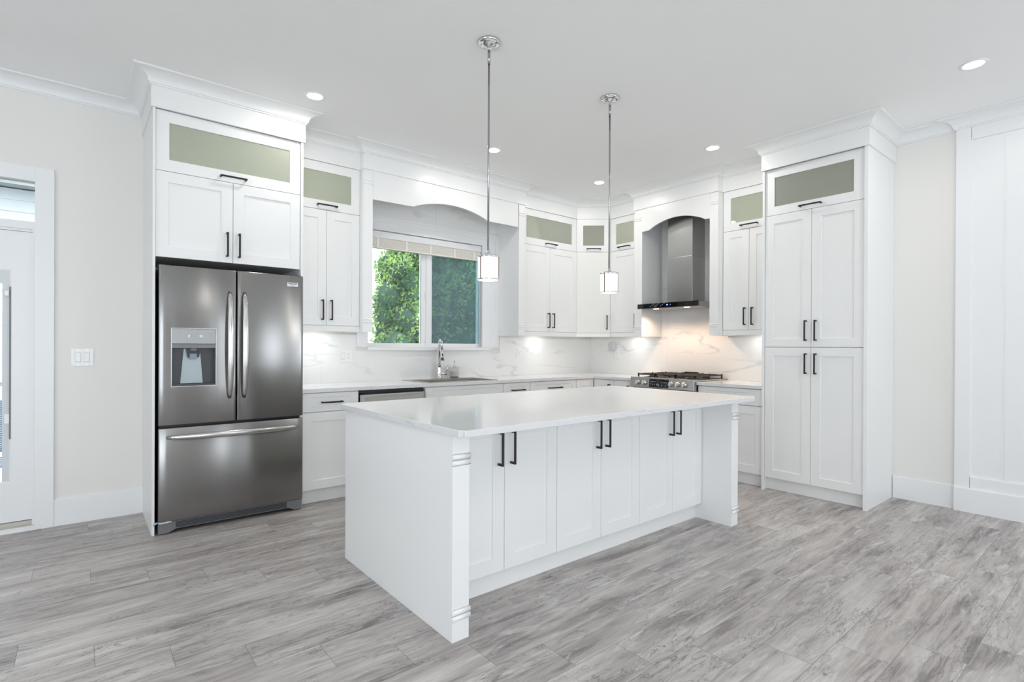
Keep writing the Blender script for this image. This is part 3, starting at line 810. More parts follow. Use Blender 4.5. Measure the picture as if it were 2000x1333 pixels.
# dispenser recess
x0, x1, z0, z1 = fx(DH[0]), fx(DH[1]), DH[2], DH[3]
yA = FY - .0035
d = MB()
zm = 1.234
d.box(x0, x0 + .004, yA - .001, yA + .06, z0, zm); d.box(x1 - .004, x1, yA - .001, yA + .06, z0, zm); d.box(x0, x1, yA + .056, yA + .062, z0, zm); d.box(x0, x1, yA - .001, yA + .06, z0, z0 + .012); 
dp = d.build('dispenser_recess', simple('dispenser_grey', (.05, .058, .066), .3), ld)
B(x0, x1, yA - .004, yA + .02, 1.262, z1).build('dispenser_panel', simple('dispenser_silver', (.33, .34, .34), .3, metal=.6), ld, bevel=.004)
MB().prism([(yA - .006, 1.262), (yA - .004, 1.236), (yA + .03, 1.232), (yA + .03, 1.262)], 'x', x0, x1).build('dispenser_lip', simple('dispenser_lip_grey', (.2, .2, .22), .35, metal=.5), ld)
w_ = x1 - x0; cxd = (x0 + x1) / 2
MB().prism([(cxd - .055, zm), (cxd + .04, zm), (cxd + .058, z0 + .016), (cxd - .075, z0 + .016)], 'y', yA + .045, yA + .054).build('splash_plate', simple('splash_grey', (.36, .42, .44), .28, metal=.4), dp)
MB().prism([(cxd - .045, zm), (cxd + .045, zm), (cxd + .03, zm - .062), (cxd - .035, zm - .062)], 'y', yA + .018, yA + .044).build('nozzle_housing', DARK, dp)
MB().lathe([(.028, .0), (.026, -.016), (.014, -.024)], 20, (cxd, yA + .022, zm)).build('nozzle', GREYPL, dp)
B(cxd - .005, cxd + .005, yA + .002, yA + .006, zm - .02, zm - .004).build('status_light', DIGIT, dp)
B(cxd - .026, cxd + .018, yA + .006, yA + .014, zm - .074, zm - .036).build('paddle', simple('paddle_blue_grey', (.22, .27, .34), .2), dp, bevel=.003)
rim = loops([(0, 0, 0), (.0, .0, .008), (.003, .003, .008), (.003, .003, 0)], x0 - .003, x1 + .003, z0 - .003, z1 + .003, yA - .003, fill=False)
rim.build('dispenser_rim', SATIN, ld)

def text(s, size, m, parent, loc, rot=(PI / 2, 0, 0), ext=.0004, name='lettering', xs=1.0, bold=0):
    cu = bpy.data.curves.new(name, 'FONT'); cu.body = s; cu.size = size; cu.extrude = ext; cu.align_x = 'CENTER'; cu.align_y = 'CENTER'; cu.offset = bold
    tmp = bpy.data.objects.new('tmp_text', cu); COL.objects.link(tmp)
    dg = bpy.context.evaluated_depsgraph_get()
    me = bpy.data.meshes.new_from_object(tmp.evaluated_get(dg)); bpy.data.objects.remove(tmp)
    me.materials.clear(); me.materials.append(m)
    o = bpy.data.objects.new(name, me); COL.objects.link(o); o.parent = parent; o.location = loc; o.rotation_euler = rot; o.scale = (xs, 1, 1); return o
def seg7(ch, w, h, th):
    segs = {'2': 'abged', '4': 'fgbc', '1': 'bc'}[ch]; m = MB(); hh = h / 2; q = th / 2
    g = {'a': (-w/2, w/2, h - th, h), 'g': (-w/2, w/2, hh - q, hh + q), 'd': (-w/2, w/2, 0, th), 'f': (-w/2, -w/2 + th, hh, h), 'e': (-w/2, -w/2 + th, 0, hh), 'b': (w/2 - th, w/2, hh, h), 'c': (w/2 - th, w/2, 0, hh)}
    for s in segs: a = g[s]; m.box(a[0], a[1], -.0006, 0, a[2], a[3])
    return m
yy = yA - .0045
def digits(st, xc):
    m = MB(); k0 = -(len(st) - 1) / 2
    for i, ch in enumerate(st):
        q = seg7(ch, .0075, .0155, .0018)
        n = len(m.v); m.v += [(v[0] + (k0 + i) * .011, v[1], v[2]) for v in q.v]; m.f += [tuple(a + n for a in f) for f in q.f]; m.sm += q.sm
    return m.build('display_digits', DIGIT, ld, loc=(xc, yy, 1.308))
digits('2', x0 + .098); digits('41', x0 + .170)
m = MB()
for (a, b) in ((.045, 1.341), (.045, 1.325), (.045, 1.309), (.045, 1.286), (.215, 1.341), (.215, 1.325), (.215, 1.309), (.215, 1.286), (.100, 1.283), (.127, 1.283), (.155, 1.283), (.127, 1.291)):
    m.box(x0 + a - .006, x0 + a + .006, yy, yy + .001, b - .0009, b + .0009)
m.box(x0 + .153, x0 + .187, yy, yy + .001, 1.3285, 1.3295)
m.build('display_icons', ICON, ld)
bd = B(fx(-4.110), fx(-4.033), yA + .0005, yA + .0045, 1.700, 1.729).build('badge', simple('badge_silver', (.66, .67, .7), .3, metal=.4), rd, bevel=.001)
BK2 = simple('badge_black', (.02, .02, .02), .5)
text('FRIGIDAIRE', .0125, BK2, bd, (fx(-4.0715), yA, 1.7195), bold=.0003, xs=.95); text('GALLERY', .007, simple('badge_grey', (.25, .25, .27), .5), bd, (fx(-4.0715), yA, 1.7055), xs=1.1)
# kick grille with feet
m = MB().prism([(fx(-4.912), .006), (fx(-4.912), .082), (fx(-3.992), .082), (fx(-3.992), .006), (fx(-4.045), .006), (fx(-4.09), .028), (fx(-4.81), .028), (fx(-4.858), .006)], 'y', -.676, -.60)
kg = m.build('kick_plate', GREYPL, t, bevel=.003)
m = MB()
for k in range(5): m.box(fx(-4.815), fx(-4.105), -.6795, -.676, .036 + k * .0085, .041 + k * .0085)
m.build('grille', DARK, kg)
for xa in (fx(-4.885), fx(-4.02)): MB().cyl((xa, -.64, .0), .02, .012).build('foot', BLACK, t)
for xa in (fx(-4.88), fx(-4.02)): B(xa - .025, xa + .025, -.66, -.56, 1.772, 1.79).build('hinge_cover', DARK, t, bevel=.004)
# crumpled protective film still on the front foot
m = MB(); random.seed(5)
n = 7; vs = []
for i in range(n):
    for j in range(3): vs.append((-4.915 + .075 * i / (n - 1), -.680 - .010 * j / 2 + random.uniform(-.002, .002), .083 + random.uniform(-.001, .006) - .006 * (j == 2)))
m.add(vs, [(i * 3 + j, (i + 1) * 3 + j, (i + 1) * 3 + j + 1, i * 3 + j + 1) for i in range(n - 1) for j in range(2)])
o = m.build('plastic_film', FILM, None); tag(o, 'scrap of crumpled film lying over the fridge front foot', 'packaging film')
sm_ = o.modifiers.new('t', 'SOLIDIFY'); sm_.thickness = .0006
o2 = MB().add([(-4.934, -.668, .088), (-4.916, -.684, .092), (-4.921, -.684, .082), (-4.940, -.666, .064)], [(0, 1, 2, 3)]).build('film_tail', TAPE, o); sm_ = o2.modifiers.new('t', 'SOLIDIFY'); sm_.thickness = .0006

# ------------------------------------------------------------------ island
t = thing('kitchen_island', 'white kitchen island with six doors and pilaster end panels', 'kitchen island', (-2.9, -2.35, 0))
def wb(name, m, mat_, bevel=0): return m.build(name, mat_, t, world=True, bevel=bevel)
ZI = .8835
def ipil(x0, x1):
    m = MB(); yf, yb = -2.947, -1.790
    m.box(x0, x1, yf, yb, 0.0, ZI)
    return wb('end_panel', m, WHITE, .0015)
def reeds(x0, x1, zc):
    m = MB()
    for c in (zc - .013, zc + .013):
        for k in range(1): 
            poly = [(-2.948, c - .012)]
            for q in range(7): a = PI * q / 6; poly.append((-2.948 - .008 * math.sin(a), c - .011 * math.cos(a)))
            poly.append((-2.948, c + .012)); m.prism(poly, 'x', x0 - .004, x1 + .004, True)
    return m
pL = ipil(-4.098, -4.012); pR = ipil(-1.788, -1.703)
for p_, a, b in ((pL, -4.098, -4.012), (pR, -1.788, -1.703)):
    reeds(a, b, .772).build('reeding', WHITE, p_, world=True); reeds(a, b, .112).build('reeding', WHITE, p_, world=True)
wb('carcass', B(-4.0115, -1.7885, -2.699, -1.795, .112, ZI), CAVE)
wb('toe_kick', B(-4.0115, -1.7885, -2.669, -2.651, .001, .111), WHITE)
lx = lambda x: x + 2.9
xsd = [-4.009, -3.637, -3.265, -2.897, -2.526, -2.157, -1.790]
for k in range(6):
    seam = xsd[k + 1] if k % 2 == 0 else xsd[k]; hx = seam + (-.040 if k % 2 == 0 else .040)
    door(t, lx(xsd[k]), lx(xsd[k + 1]), .114, .872, -2.720 + 2.35, h=(lx(hx), .740, True))
m = MB().box(-4.129, -1.664, -3.058, -1.768, ZC0, ZC)
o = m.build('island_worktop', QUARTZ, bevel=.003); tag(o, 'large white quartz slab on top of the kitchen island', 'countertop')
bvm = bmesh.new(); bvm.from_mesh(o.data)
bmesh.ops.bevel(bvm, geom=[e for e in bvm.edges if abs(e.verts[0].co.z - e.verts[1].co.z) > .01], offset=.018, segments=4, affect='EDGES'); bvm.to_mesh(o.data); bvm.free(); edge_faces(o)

# ------------------------------------------------------------------ dishwasher
t = thing('dishwasher', 'stainless steel dishwasher built in under the worktop left of the sink', 'dishwasher', (-3.193, 0, 0)); lx = lambda x: x + 3.193
B(lx(-3.505), lx(-2.879), -.575, -.01, .03, .876).build('body', DARK, t)
B(lx(-3.498), lx(-2.884), -.612, -.5755, .12, .845).build('door', STEELR, t, bevel=.004)
m = MB(); m.box(lx(-3.47), lx(-2.912), -.636, -.626, .775, .822); m.box(lx(-3.47), lx(-3.45), -.626, -.612, .775, .822); m.box(lx(-2.932), lx(-2.912), -.626, -.612, .775, .822)
m.build('handle', STEELH, t, bevel=.003)
B(lx(-3.498), lx(-2.884), -.604, -.576, .848, .858).build('control_strip', GLOSSBLACK, t)
B(lx(-3.498), lx(-2.884), -.55, -.53, .002, .11).build('toe_kick', DARK, t)

# ------------------------------------------------------------------ sink, faucet, soap
t = thing('kitchen_sink', 'stainless steel double-bowl sink set into the worktop under the window', 'sink', (-2.415, -.34, .85))
m = MB()
def fr(m, x0, x1, y0, y1, z0, z1, w):
    m.box(x0, x1, y0, y0 + w, z0, z1); m.box(x0, x1, y1 - w, y1, z0, z1); m.box(x0, x0 + w, y0 + w, y1 - w, z0, z1); m.box(x1 - w, x1, y0 + w, y1 - w, z0, z1)
R0 = (-2.822, -2.010, -.560, -.045)
m.box(R0[0], R0[1], R0[2], SY0 + .004, ZC + .0003, ZC + .0045); m.box(R0[0], R0[1], SY1 - .004, R0[3], ZC + .0003, ZC + .0045)
m.box(R0[0], SX0 + .004, SY0 + .004, SY1 - .004, ZC + .0003, ZC + .0045); m.box(SX1 - .004, R0[1], SY0 + .004, SY1 - .004, ZC + .0003, ZC + .0045)
m.build('rim', SINKM, t, world=True, bevel=.0015)
def bowl(x0, x1, zb):
    m = MB(); fr(m, x0, x1, SY0 + .004, SY1 - .004, zb, ZC + .002, .0025); m.box(x0, x1, SY0 + .004, SY1 - .004, zb - .003, zb)
    o = m.build('bowl', SINKM, t, world=True)
    MB().lathe([(.040, 0), (.042, .002), (.02, .001)], 24, ((x0 + x1) / 2, (SY0 + SY1) / 2, zb + .001)).build('drain', CHROME, o, world=True); return o
bowl(SX0 + .004, -2.345, .70); bowl(-2.325, SX1 - .004, .72)
B(-2.346, -2.324, SY0 + .006, SY1 - .006, ZC - .012, ZC + .001).build('divider', SINKM, t, world=True, bevel=.002)
fxx, fyy = -2.413, -.088; zb = ZC + .005
t = thing('kitchen_faucet', 'chrome pull-down kitchen faucet with side lever standing behind the sink', 'faucet', (fxx, fyy, zb), math.radians(-19))
MB().lathe([(.034, 0), (.034, .006), (.030, .010), (.026, .03), (.0215, .07), (.019, .11), (.0185, .138), (.020, .139), (.020, .143), (.0145, .145)], 28).build('body', CHROME, t)
pts = [(0, 0, .143), (0, 0, .36)]
for k in range(1, 13):
    a = PI * k / 12 * .93; pts.append((0, -.058 + .058 * math.cos(a), .36 + .043 * math.sin(a)))
pts.append((0, -.118, .30))
MB().tube(pts, .0125, 16).build('spout', CHROME, t)
MB().tube([(0, -.118, .305), (0, -.120, .28), (0, -.123, .25), (0, -.128, .188)], [.0145, .0165, .018, .024], 20).build('spray_head', CHROME, t)
MB().box(-.006, .006, -.146, -.136, .235, .262).build('spray_button', BLACK, t, bevel=.002)
MB().cyl((.018, 0, .050), .015, .062, 20, 'x').build('valve', CHROME, t)
MB().tube([(.070, 0, .06), (.082, -.004, .10), (.094, -.008, .140)], [.0055, .0055, .0045], 10).build('lever', CHROME, t)
t = thing('soap_dispenser', 'clear square glass soap dispenser with chrome pump beside the faucet', 'soap dispenser', (-2.222, -.088, zb + .0003), math.radians(-38))
s_ = .042
MB().box(-s_, s_, -s_, s_, 0, .108).build('bottle', BOTTLE, t, bevel=.004)
B(-s_ + .004, s_ - .004, -s_ + .004, s_ - .004, .004, .012).build('base', GREYPL, t)
B(-s_ - .0008, s_ + .0008, -s_ - .0008, s_ + .0008, .070, .112).build('label_band', simple('pale_label', (.66, .63, .58), .5, var=.25, vscale=150), t)
MB().lathe([(.018, .112), (.018, .130), (.010, .134), (.005, .136), (.005, .178)], 20).build('pump', CHROME, t)
MB().tube([(0, 0, .176), (-.004, -.02, .180), (-.006, -.036, .174)], [.006, .005, .004], 10).build('pump_spout', CHROME, t)

# ------------------------------------------------------------------ range
t = thing('gas_range', 'stainless steel gas range with black grates, front knobs and touch display', 'range', (0, -1.570, 0), -PI / 2)
RX = .3855
B(-RX + .004, RX - .004, -.62, -.03, .02, .905).build('body', simple('range_body', (.05, .05, .055), .4), t)
MB().prism([(-.635, .822), (-.668, .826), (-.655, .936), (-.60, .936), (-.60, .822)], 'x', -RX, RX).build('control_panel', STEELR, t, bevel=.003)
B(-RX + .004, RX - .004, -.655, -.62, .20, .81).build('oven_door', STEELR, t, bevel=.004)
B(-RX + .07, RX - .07, -.657, -.6552, .33, .66).build('oven_window', GLOSSBLACK, t)
MB().tube([(-RX + .05, -.70, .76), (RX - .05, -.70, .76)], .012, 14).box(-RX + .05, -RX + .075, -.70, -.655, .75, .77).box(RX - .075, RX - .05, -.70, -.655, .75, .77).build('oven_handle', STEELH, t)
B(-RX + .004, RX - .004, -.652, -.62, .05, .19).build('storage_drawer', STEELR, t, bevel=.004)
for a in (-RX + .04, RX - .04):
    for b in (-.58, -.08): MB().cyl((a, b, 0), .018, .021).build('leg', BLACK, t)
MB().box(-RX, RX, -.60, -.015, .9145, .928).build('cooktop', STEELR, t, bevel=.003)
B(-RX + .03, RX - .03, -.585, -.05, .928, .931).build('burner_tray', IRON, t)
def kz(y): return -1.570 - y
pa = math.atan2(.013, .11)
def on_panel(z, out=0): return -.668 + (z - .826) * .013 / .11 - out
for yk in (-1.291, -1.372, -1.703, -1.778, -1.852):
    k = MB(); c = (kz(yk), on_panel(.880), .880)
    k.lathe([(.026, 0), (.026, -.007), (.0225, -.009), (.0215, -.034), (.018, -.038)], 28, c, 'y')
    kb = k.build('knob', STEELH, t)
    MB().box(c[0] - .0045, c[0] + .0045, c[1] - .044, c[1] - .036, .860, .900).build('knob_grip', simple('knob_face', (.75, .74, .72), .3, metal=.8), kb, bevel=.002)
xd0, xd1 = kz(-1.432), kz(-1.668)
MB().add([(xd0, on_panel(.834, .001), .834), (xd1, on_panel(.834, .001), .834), (xd1, on_panel(.922, .001), .922), (xd0, on_panel(.922, .001), .922),
          (xd0, on_panel(.834, -.004), .834), (xd1, on_panel(.834, -.004), .834), (xd1, on_panel(.922, -.004), .922), (xd0, on_panel(.922, -.004), .922)],
         [(0, 1, 2, 3), (4, 7, 6, 5), (0, 4, 5, 1), (1, 5, 6, 2), (2, 6, 7, 3), (3, 7, 4, 0)]).build('display', GLOSSBLACK, t)
m = MB(); random.seed(11)
def ic(px, py, w, h):   # small glyph on the display, px/py 0..1
    x = xd0 + (xd1 - xd0) * px; z = .834 + .088 * (1 - py); m.box(x - w / 2, x + w / 2, on_panel(z, .0018), on_panel(z, .0012), z - h / 2, z + h / 2)
for px in (.10, .19, .29): ic(px, .32, .016, .003)
for px, py in ((.08, .60), (.18, .64), (.28, .64), (.45, .55), (.50, .68), (.45, .70), (.66, .36), (.78, .38), (.88, .38), (.66, .70), (.86, .72), (.40, .62)): ic(px, py, .007, .008); 
m.build('display_icons', ICON, t)
text('8:88', .018, simple('display_clock', (.16, .17, .18), .4), t, (xd0 + .115, on_panel(.90, .0016), .899)) if False else None
# continuous grates: three sections
for gi, (gx0, gx1) in enumerate(((-RX + .035, -.125), (-.12, .12), (.125, RX - .035))):
    m = MB(); zt = .968; w = .0065
    ys = (-.575, -.06)
    m.box(gx0, gx1, ys[0], ys[0] + .012, zt - .012, zt).box(gx0, gx1, ys[1] - .012, ys[1], zt - .012, zt)
    m.box(gx0, gx0 + .012, ys[0], ys[1], zt - .012, zt).box(gx1 - .012, gx1, ys[0], ys[1], zt - .012, zt)
    cx = (gx0 + gx1) / 2
    m.box(gx0, gx1, -.324, -.312, zt - .012, zt)
    for cy in (-.45, -.185):
        for a in range(8):
            an = a * PI / 4; dx, dy = math.cos(an), math.sin(an)
            ex = (gx1 - gx0) / 2 - .005; L = min(ex / max(abs(dx), 1e-3), .125 / max(abs(dy), 1e-3)) 
            p0 = (cx + dx * .028, cy + dy * .028, zt - .002); p1 = (cx + dx * L, cy + dy * L, zt - .008)
            m.tube([p0, ((p0[0] + p1[0]) / 2, (p0[1] + p1[1]) / 2, zt + .001), p1], .0055, 6)
    for px_ in (gx0 + .006, gx1 - .006):
        for py_ in (ys[0] + .006, -.318, ys[1] - .006): m.box(px_ - .006, px_ + .006, py_ - .006, py_ + .006, .931, zt + .006)
    m.build('grate', IRON, t)
for bx, by, br in ((-.235, -.45, .042), (-.235, -.185, .035), (0, -.318, .05), (.235, -.45, .045), (.235, -.185, .03)):
    b_ = MB().lathe([(br + .012, 0), (br + .010, .010), (br, .012), (br, .020), (br - .006, .023)], 24, (bx, by, .931)).build('burner', IRON, t)
# griddle plate handles seen as the low dark hump at the back
MB().prism([(-.10, .968), (-.07, .984), (.07, .984), (.10, .968)], 'y', -.10, -.07).build('griddle', IRON, t)

# ------------------------------------------------------------------ range hood
t = thing('range_hood', 'stainless steel chimney hood with black glass control strip over the range', 'range hood', (0, -1.514, 1.68), -PI / 2)
hw = .375
B(-hw, hw, -.470, -.013, .004, .048).build('canopy', STEELR, t, bevel=.002)
B(-hw, hw - .0, -.482, -.4705, .0, .052).build('control_glass', GLOSSBLACK, t, bevel=.001)
cy0, cy1 = -1.514 + 1.372, -1.514 + 1.686
B(cy0, cy1, -.262, -.013, .052, .56).build('lower_chimney', STEELV, t, bevel=.002)
B(cy0 + .004, cy1 - .004, -.258, -.013, .5605, 1.118).build('upper_chimney', STEELV, t, bevel=.002)
B(-hw + .03, hw - .03, -.44, -.05, -.002, .0035).build('filter', STEELR, t)
m = MB(); random.seed(2)
for k in range(9): 
    a = -.21 + k * .022; m.box(a, a + .012, -.4832, -.482, .018 + .012 * (k % 3), .022 + .012 * (k % 3))
m.build('control_icons', ICON, t)
MB().box(.0, .02, -.4832, -.482, .022, .034).box(.045, .052, -.4832, -.482, .024, .031).build('display', BLUED, t)
for yl in (-1.316, -1.702):
    q = MB().lathe([(.030, 0), (.030, -.003), (.022, -.004)], 24, (-1.514 - yl, -.385, -.001)).build('lamp', WARM, t)
    light('hood_light', 'SPOT', (-.36, yl, 1.668), HOOD_W * 4, (1, .70, .48), t, size=.02, spot=math.radians(150), blend=.6, rot=(0, 0, 0))

# ------------------------------------------------------------------ lamps
def pendant(x, y, label):
    t = thing('pendant_light', label, 'pendant lamp', (x, y, 1.64), 0, 'chrome pendant lamps over the island')
    zc_ = H - 1.64
    MB().lathe([(.066, 0), (.066, -.008), (.062, -.014), (.045, -.020), (.040, -.021), (.036, -.028), (.020, -.032), (.014, -.045), (.010, -.052)], 40, (0, 0, zc_)).build('ceiling_canopy', CHROME, t)
    for a in (.6, .6 + 2.1, .6 + 4.2): MB().lathe([(.005, 0), (.005, -.007), (.003, -.010)], 10, (.052 * math.cos(a), .052 * math.sin(a), zc_ - .014)).build('canopy_screw', CHROME, t)
    MB().cyl((0, 0, .17), .0058, zc_ - .045 - .17, 16).cyl((0, 0, zc_ - .13), .0082, .085, 16).build('rod', RODM, t)
    MB().cyl((0, 0, .62), .0072, .018, 16).build('rod_coupling', CHROME, t)
    MB().lathe([(.060, .144), (.050, .148), (.022, .153), (.016, .162), (.009, .170), (.007, .180)], 32, cap=True).build('cap', CHROME, t)
    fm = MB().lathe([(.0615, .134), (.0655, .134), (.0655, .147), (.0615, .147), (.0615, .134)], 40, cap=False); fm.build('band', CHROME, t)
    fm = MB().lathe([(.0615, .004), (.0655, .004), (.0655, .012), (.0615, .012), (.0615, .004)], 40, cap=False)
    fm.build('band', CHROME, t)
    base_a = math.atan2(-FW.y, -FW.x)
    for a in (base_a - .70, base_a - .70 + 2 * PI / 3 , base_a - .70 + 4 * PI / 3):
        MB().box(.0605, .0655, -.0035, .0035, .008, .138).build('strap', STRAPM, t, loc=(0, 0, 0)).rotation_euler = (0, 0, a)
    MB().lathe([(.0001, .003), (.056, .003), (.060, .006), (.060, .142), (.0001, .142)], 40, cap=False).build('glass_shade', SHADE, t)
    light('pendant_bulb', 'POINT', (x, y, 1.60), PEND_W, (1, .93, .84), t, size=.05)
    return t
pendant(-3.463, -2.338, 'chrome pendant lamp with opal glass shade, hanging left, nearer the fridge')
pendant(-2.380, -2.335, 'chrome pendant lamp with opal glass shade, hanging right, nearer the range')

def downlight(x, y, label):
    t = thing('recessed_light', label, 'ceiling light', (x, y, H), 0, 'recessed ceiling lights')
    MB().lathe([(.074, 0), (.073, -.004), (.062, -.0055), (.050, -.003), (.050, 0)], 36, cap=False).build('trim_ring', TRIM, t)
    MB().lathe([(.0001, -.0025), (.0505, -.0025), (.0505, 0), (.0001, 0)], 36, cap=False).build('lens', LAMP, t)
    light('recessed_lamp', 'AREA', (x, y, H - .008), DOWN_W, (1, .955, .90), t, size=.10)
    return t
for x, y, l in ((-4.017, -1.005, 'round recessed ceiling light nearest the fridge cabinet'), (-2.406, -.999, 'round recessed ceiling light in front of the window surround'),
                (-.957, -.985, 'round recessed ceiling light near the corner cabinet'), (-.941, -2.302, 'round recessed ceiling light near the pantry top'),
                (-.980, -4.090, 'recessed ceiling light before the panelled wall, the one nearest the viewer'),
                (-4.017, -4.9, 'recessed ceiling light above the open floor behind the viewpoint'), (-2.4, -5.3, 'recessed ceiling light in the open room, middle'), (-6.6, -2.2, 'recessed ceiling light near the patio door'), (-6.6, -5.5, 'recessed ceiling light far left in the open room')):
    downlight(x, y, l)

def puck(x, y, label, zt=ZD):
    t = thing('puck_light', label, 'under-cabinet light', (x, y, zt), 0, 'under-cabinet puck lights')
    MB().lathe([(.032, -.0005), (.032, -.010), (.027, -.012)], 28).build('housing', PLASTIC, t)
    MB().lathe([(.0001, -.0135), (.025, -.0135), (.025, -.012), (.0001, -.012)], 28, cap=False).build('lens', PUCKL, t)
    light('puck_lamp', 'AREA', (x, y, zt - .016), PUCK_W, (1, .985, .96), t, size=.05)
puck(-3.690, -.17, 'small puck light under the wall cabinet beside the fridge')
puck(-1.02, -.17, 'small puck light under the wall cabinet right of the window')
puck(-.17, -.82, 'small puck light under the wall cabinet left of the range hood')
puck(-.17, -2.34, 'small puck light under the wall cabinet beside the pantry')

# ------------------------------------------------------------------ outlets and switches
def plate(x, z, w, h, label, cat, name, wall='A'):
    rz = 0 if wall in 'AP' else -PI / 2
    off = .0125 if wall in 'AB' else .0005
    loc = (x, -off, z) if rz == 0 else (-off, x, z)
    t = thing(name, label, cat, loc, rz)
    B(-w / 2, w / 2, -.006, 0, -h / 2, h / 2).build('cover_plate', PLASTIC, t, bevel=.002); return t
def duplex(t, cx):
    o = B(cx - .017, cx + .017, -.0085, -.006, -.035, .035).build('socket', PLASTIC, t, bevel=.001)
    m = MB()
    for zc_ in (.018, -.018):
        m.box(cx - .008, cx - .006, -.0089, -.0085, zc_, zc_ + .009); m.box(cx + .006, cx + .008, -.0089, -.0085, zc_, zc_ + .009); m.cyl((cx, -.0085, zc_ - .007), .0028, -.0004, 10, 'y')
    m.build('slots', SLOT, o)
def rocker(t, cx, nm='rocker'):
    fr_ = loops([(0, 0, .0), (0, 0, -.002), (.0025, .0025, -.002), (.0025, .0025, 0)], cx - .0175, cx + .0175, -.035, .035, -.006, fill=False).build('switch_frame', simple('switch_frame_grey', (.66, .67, .70), .4), t)
    MB().prism([(-.006, -.031), (-.0115, -.029), (-.0075, .029), (-.006, .031)], 'x', cx - .0145, cx + .0145).build(nm, PLASTIC, fr_)
t = plate(-5.298, 1.165, .124, .122, 'white double rocker switch on the wall beside the patio door', 'light switch', 'light_switch', 'P')
rocker(t, -.024); rocker(t, .024)
m = MB()
for a in (-.024, .024):
    for b in (-.052, .052): m.cyl((a, -.006, b), .003, -.001, 10, 'y')
m.build('screws', SATIN, t)
t = plate(-3.386, 1.162, .118, .120, 'white plate with rocker switch and outlet under the cabinet beside the fridge', 'outlet', 'switch_outlet_plate')
rocker(t, -.028); duplex(t, .026)
t = plate(-1.262, 1.170, .070, .115, 'white duplex outlet on the backsplash right of the window', 'outlet', 'wall_outlet'); duplex(t, 0)
t = plate(-.474, 1.168, .072, .122, 'white duplex outlet with adapter plugged in, left of the range', 'outlet', 'wall_outlet', 'B'); duplex(t, 0)
t = thing('plug_adapter', 'white square plug-in adapter on the outlet left of the range', 'plug adapter', (-.022, -.425, 1.252), -PI / 2)
B(-.048, .030, -.055, 0, -.045, .052).build('body', simple('adapter_plastic', (.60, .61, .63), .4), t, bevel=.004)
m = MB()
for a in (-.03, .01):
    for b in (-.02, .03): m.cyl((a, -.0545, b), .0028, -.0008, 8, 'y')
m.build('holes', SLOT, t)

# ------------------------------------------------------------------ outdoors
S(B(-22, 12, .16, 40, -.6, -.5).build('trim_8', GRASS))
def cedar(x, y, z0, h, r, seed, n, label):
    rnd = random.Random(seed); t = thing('cedar_tree', label, 'tree', (x, y, -.5), 0, 'cedar hedge outside the window')
    MB().tube([(0, 0, 0), (0.02, 0, h * .5), (0, 0, h * .9)], [.05, .04, .02], 8).build('trunk', TRUNK, t)
    # billowy lobes give the lumpy outline; flat sprays cover each lobe
    lobes = []
    for k in range(int(h * 22)):
        z = rnd.uniform(.1, h); R = r * (1 - (z / h) ** 2.2 * .75); a = rnd.uniform(0, 2 * PI)
        lobes.append((Vector((math.cos(a) * R * .6, math.sin(a) * R * .6, z)), R * rnd.uniform(.36, .56)))
    for k in range(int(h * 5)): lobes.append((Vector((rnd.uniform(-.1, .1) * r, rnd.uniform(-.2, .1) * r, h * k / (h * 5))), r * .5))
    m = MB()
    per = n // len(lobes)
    for c, lr in lobes:
        for q in range(per):
            d = Vector((rnd.gauss(0, 1), rnd.gauss(0, 1), rnd.gauss(.1, 1))).normalized()
            if d.y > .75: d.y *= -1
            p = c + Vector((d.x * lr, d.y * lr, d.z * lr * 1.25)) * rnd.uniform(.78, 1.06)
            up = (d + Vector((rnd.uniform(-.5, .5), rnd.uniform(-.5, .5), rnd.uniform(-.1, .9)))).normalized()
            side = up.cross(Vector((rnd.uniform(-1, 1), rnd.uniform(-1, 1), rnd.uniform(-1, 1)))).normalized()
            L = rnd.uniform(.03, .07)
            for b_ in (-.75, -.25, .25, .75):
                dr = (up + side * b_).normalized(); wv = dr.cross(d); 
                if wv.length < .05: wv = side.cross(dr)
                wv = wv.normalized() * .0075; l = L * (1.05 - abs(b_) * .35)
                m.add([p - wv, p + wv, p + dr * l * .6 + wv * 1.1 + d * .004, p + dr * l, p + dr * l * .6 - wv * 1.1 + d * .004], [(0, 1, 2, 3, 4)])
    m.build('foliage', LEAF, t)
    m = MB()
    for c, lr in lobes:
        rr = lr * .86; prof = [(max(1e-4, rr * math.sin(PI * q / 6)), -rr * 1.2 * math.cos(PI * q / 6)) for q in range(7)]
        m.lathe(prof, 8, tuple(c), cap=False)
    m.build('shaded_core', SHADED_CORE, t)  # solid dark lobes added for the shaded depth of the tree
cedar(-1.22, 3.05, 0, 5.0, .52, 21, 26000, 'cedar tree at the left edge outside the window, sky showing beside it')
cedar(.22, 4.35, 0, 5.2, .50, 22, 18000, 'bright cedar tree outside the window behind the sash bar')
cedar(.10, 3.1, 0, 5.0, .50, 23, 18000, 'cedar tree seen through the screened right pane of the window')
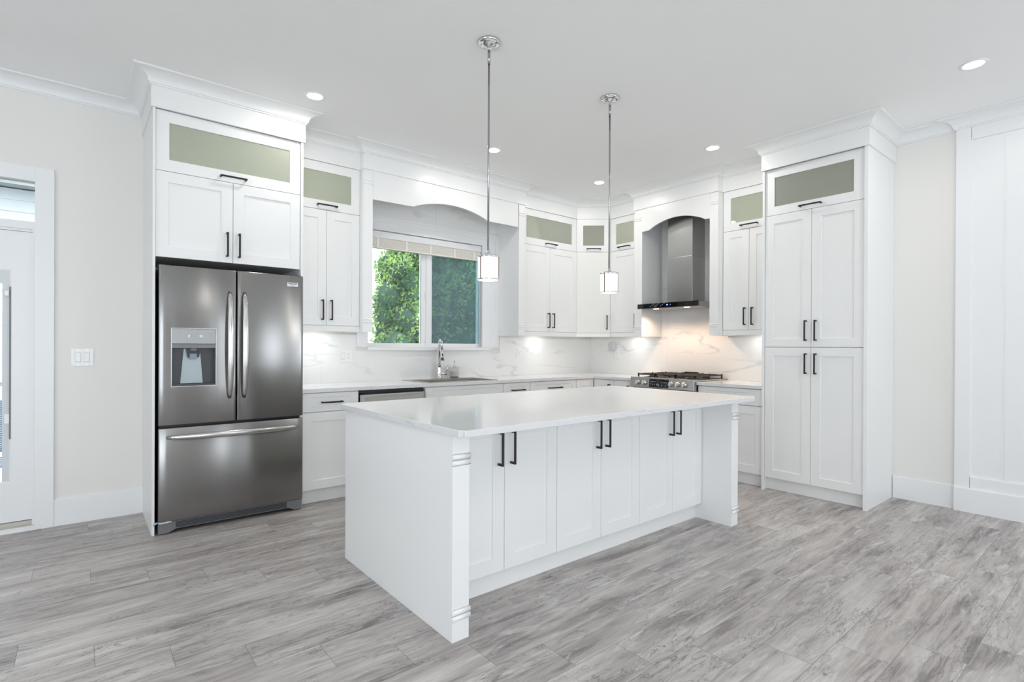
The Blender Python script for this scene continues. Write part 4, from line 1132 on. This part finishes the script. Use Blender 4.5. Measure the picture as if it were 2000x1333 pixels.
cedar(1.80, 4.3, 0, 5.4, .56, 24, 9000, 'cedar tree at the far right of the hedge outside the window')
# neighbour's house with lap siding, seen through the patio door
t = thing('neighbour_house', 'white lap-sided house seen through the patio door glass', 'house', (-7.5, 6.2, -.5))
poly = [(6.2 + .3, -.5)]; z = -.5
poly = []
while z < 3.5: poly += [(6.0 - .022, z), (6.0 - .004, z + .168)]; z += .17
poly = [(6.3, -.5)] + poly + [(6.3, z)]
MB().prism(poly, 'x', -13, -2.55).build('siding_wall', SIDING, t, world=True)
m = MB().prism([(5.62, 3.60), (5.62, 3.70), (6.4, 3.98), (6.4, 3.60)], 'x', -13.3, -2.3).build('roof', SHINGLE, t, world=True)
MB().box(-13.3, -2.3, 5.52, 5.62, 3.56, 3.68).build('gutter', BLUETRIM, t, world=True)
t = thing('deck_railing', 'blue-grey metal deck railing outside the patio door', 'railing', (-6.5, 1.9, -.1))
m = MB().box(-8.5, -4.6, 1.88, 1.92, .87, .91)
m.build('top_rail', BLUETRIM, t, world=True)
for k, xx in enumerate((-8.4, -7.6, -6.8, -6.0, -4.65)): MB().box(xx, xx + .04, 1.88, 1.92, -.12, .87).build('post', BLUETRIM, t, world=True)
S(B(-11, -4.4, .16, 5.9, -.17, -.12).build('trim_9', simple('deck_boards', (.6, .6, .62), .7, var=.1)))
t = thing('patio_chair', 'blue-grey metal patio chair on the deck outside the door', 'chair', (-5.98, 1.25, -.12))
m = MB().tube([(-.22, -.2, 0), (-.22, -.2, .42), (-.22, -.22, .62), (-.22, .02, .66), (-.22, .2, .62), (-.22, .22, .0)], .014, 8); m.build('side_frame', BLUETRIM, t)
m = MB().tube([(.22, -.2, 0), (.22, -.2, .42), (.22, -.22, .62), (.22, .02, .66), (.22, .2, .62), (.22, .22, .0)], .014, 8); m.build('side_frame', BLUETRIM, t)
B(-.22, .22, -.21, .21, .38, .41).build('seat', BLUETRIM, t, bevel=.01); B(-.22, .22, .2, .225, .45, .9).build('backrest', BLUETRIM, t, bevel=.01)
for o in bpy.data.objects:
    if o.name.startswith(('window_portal',)): pass
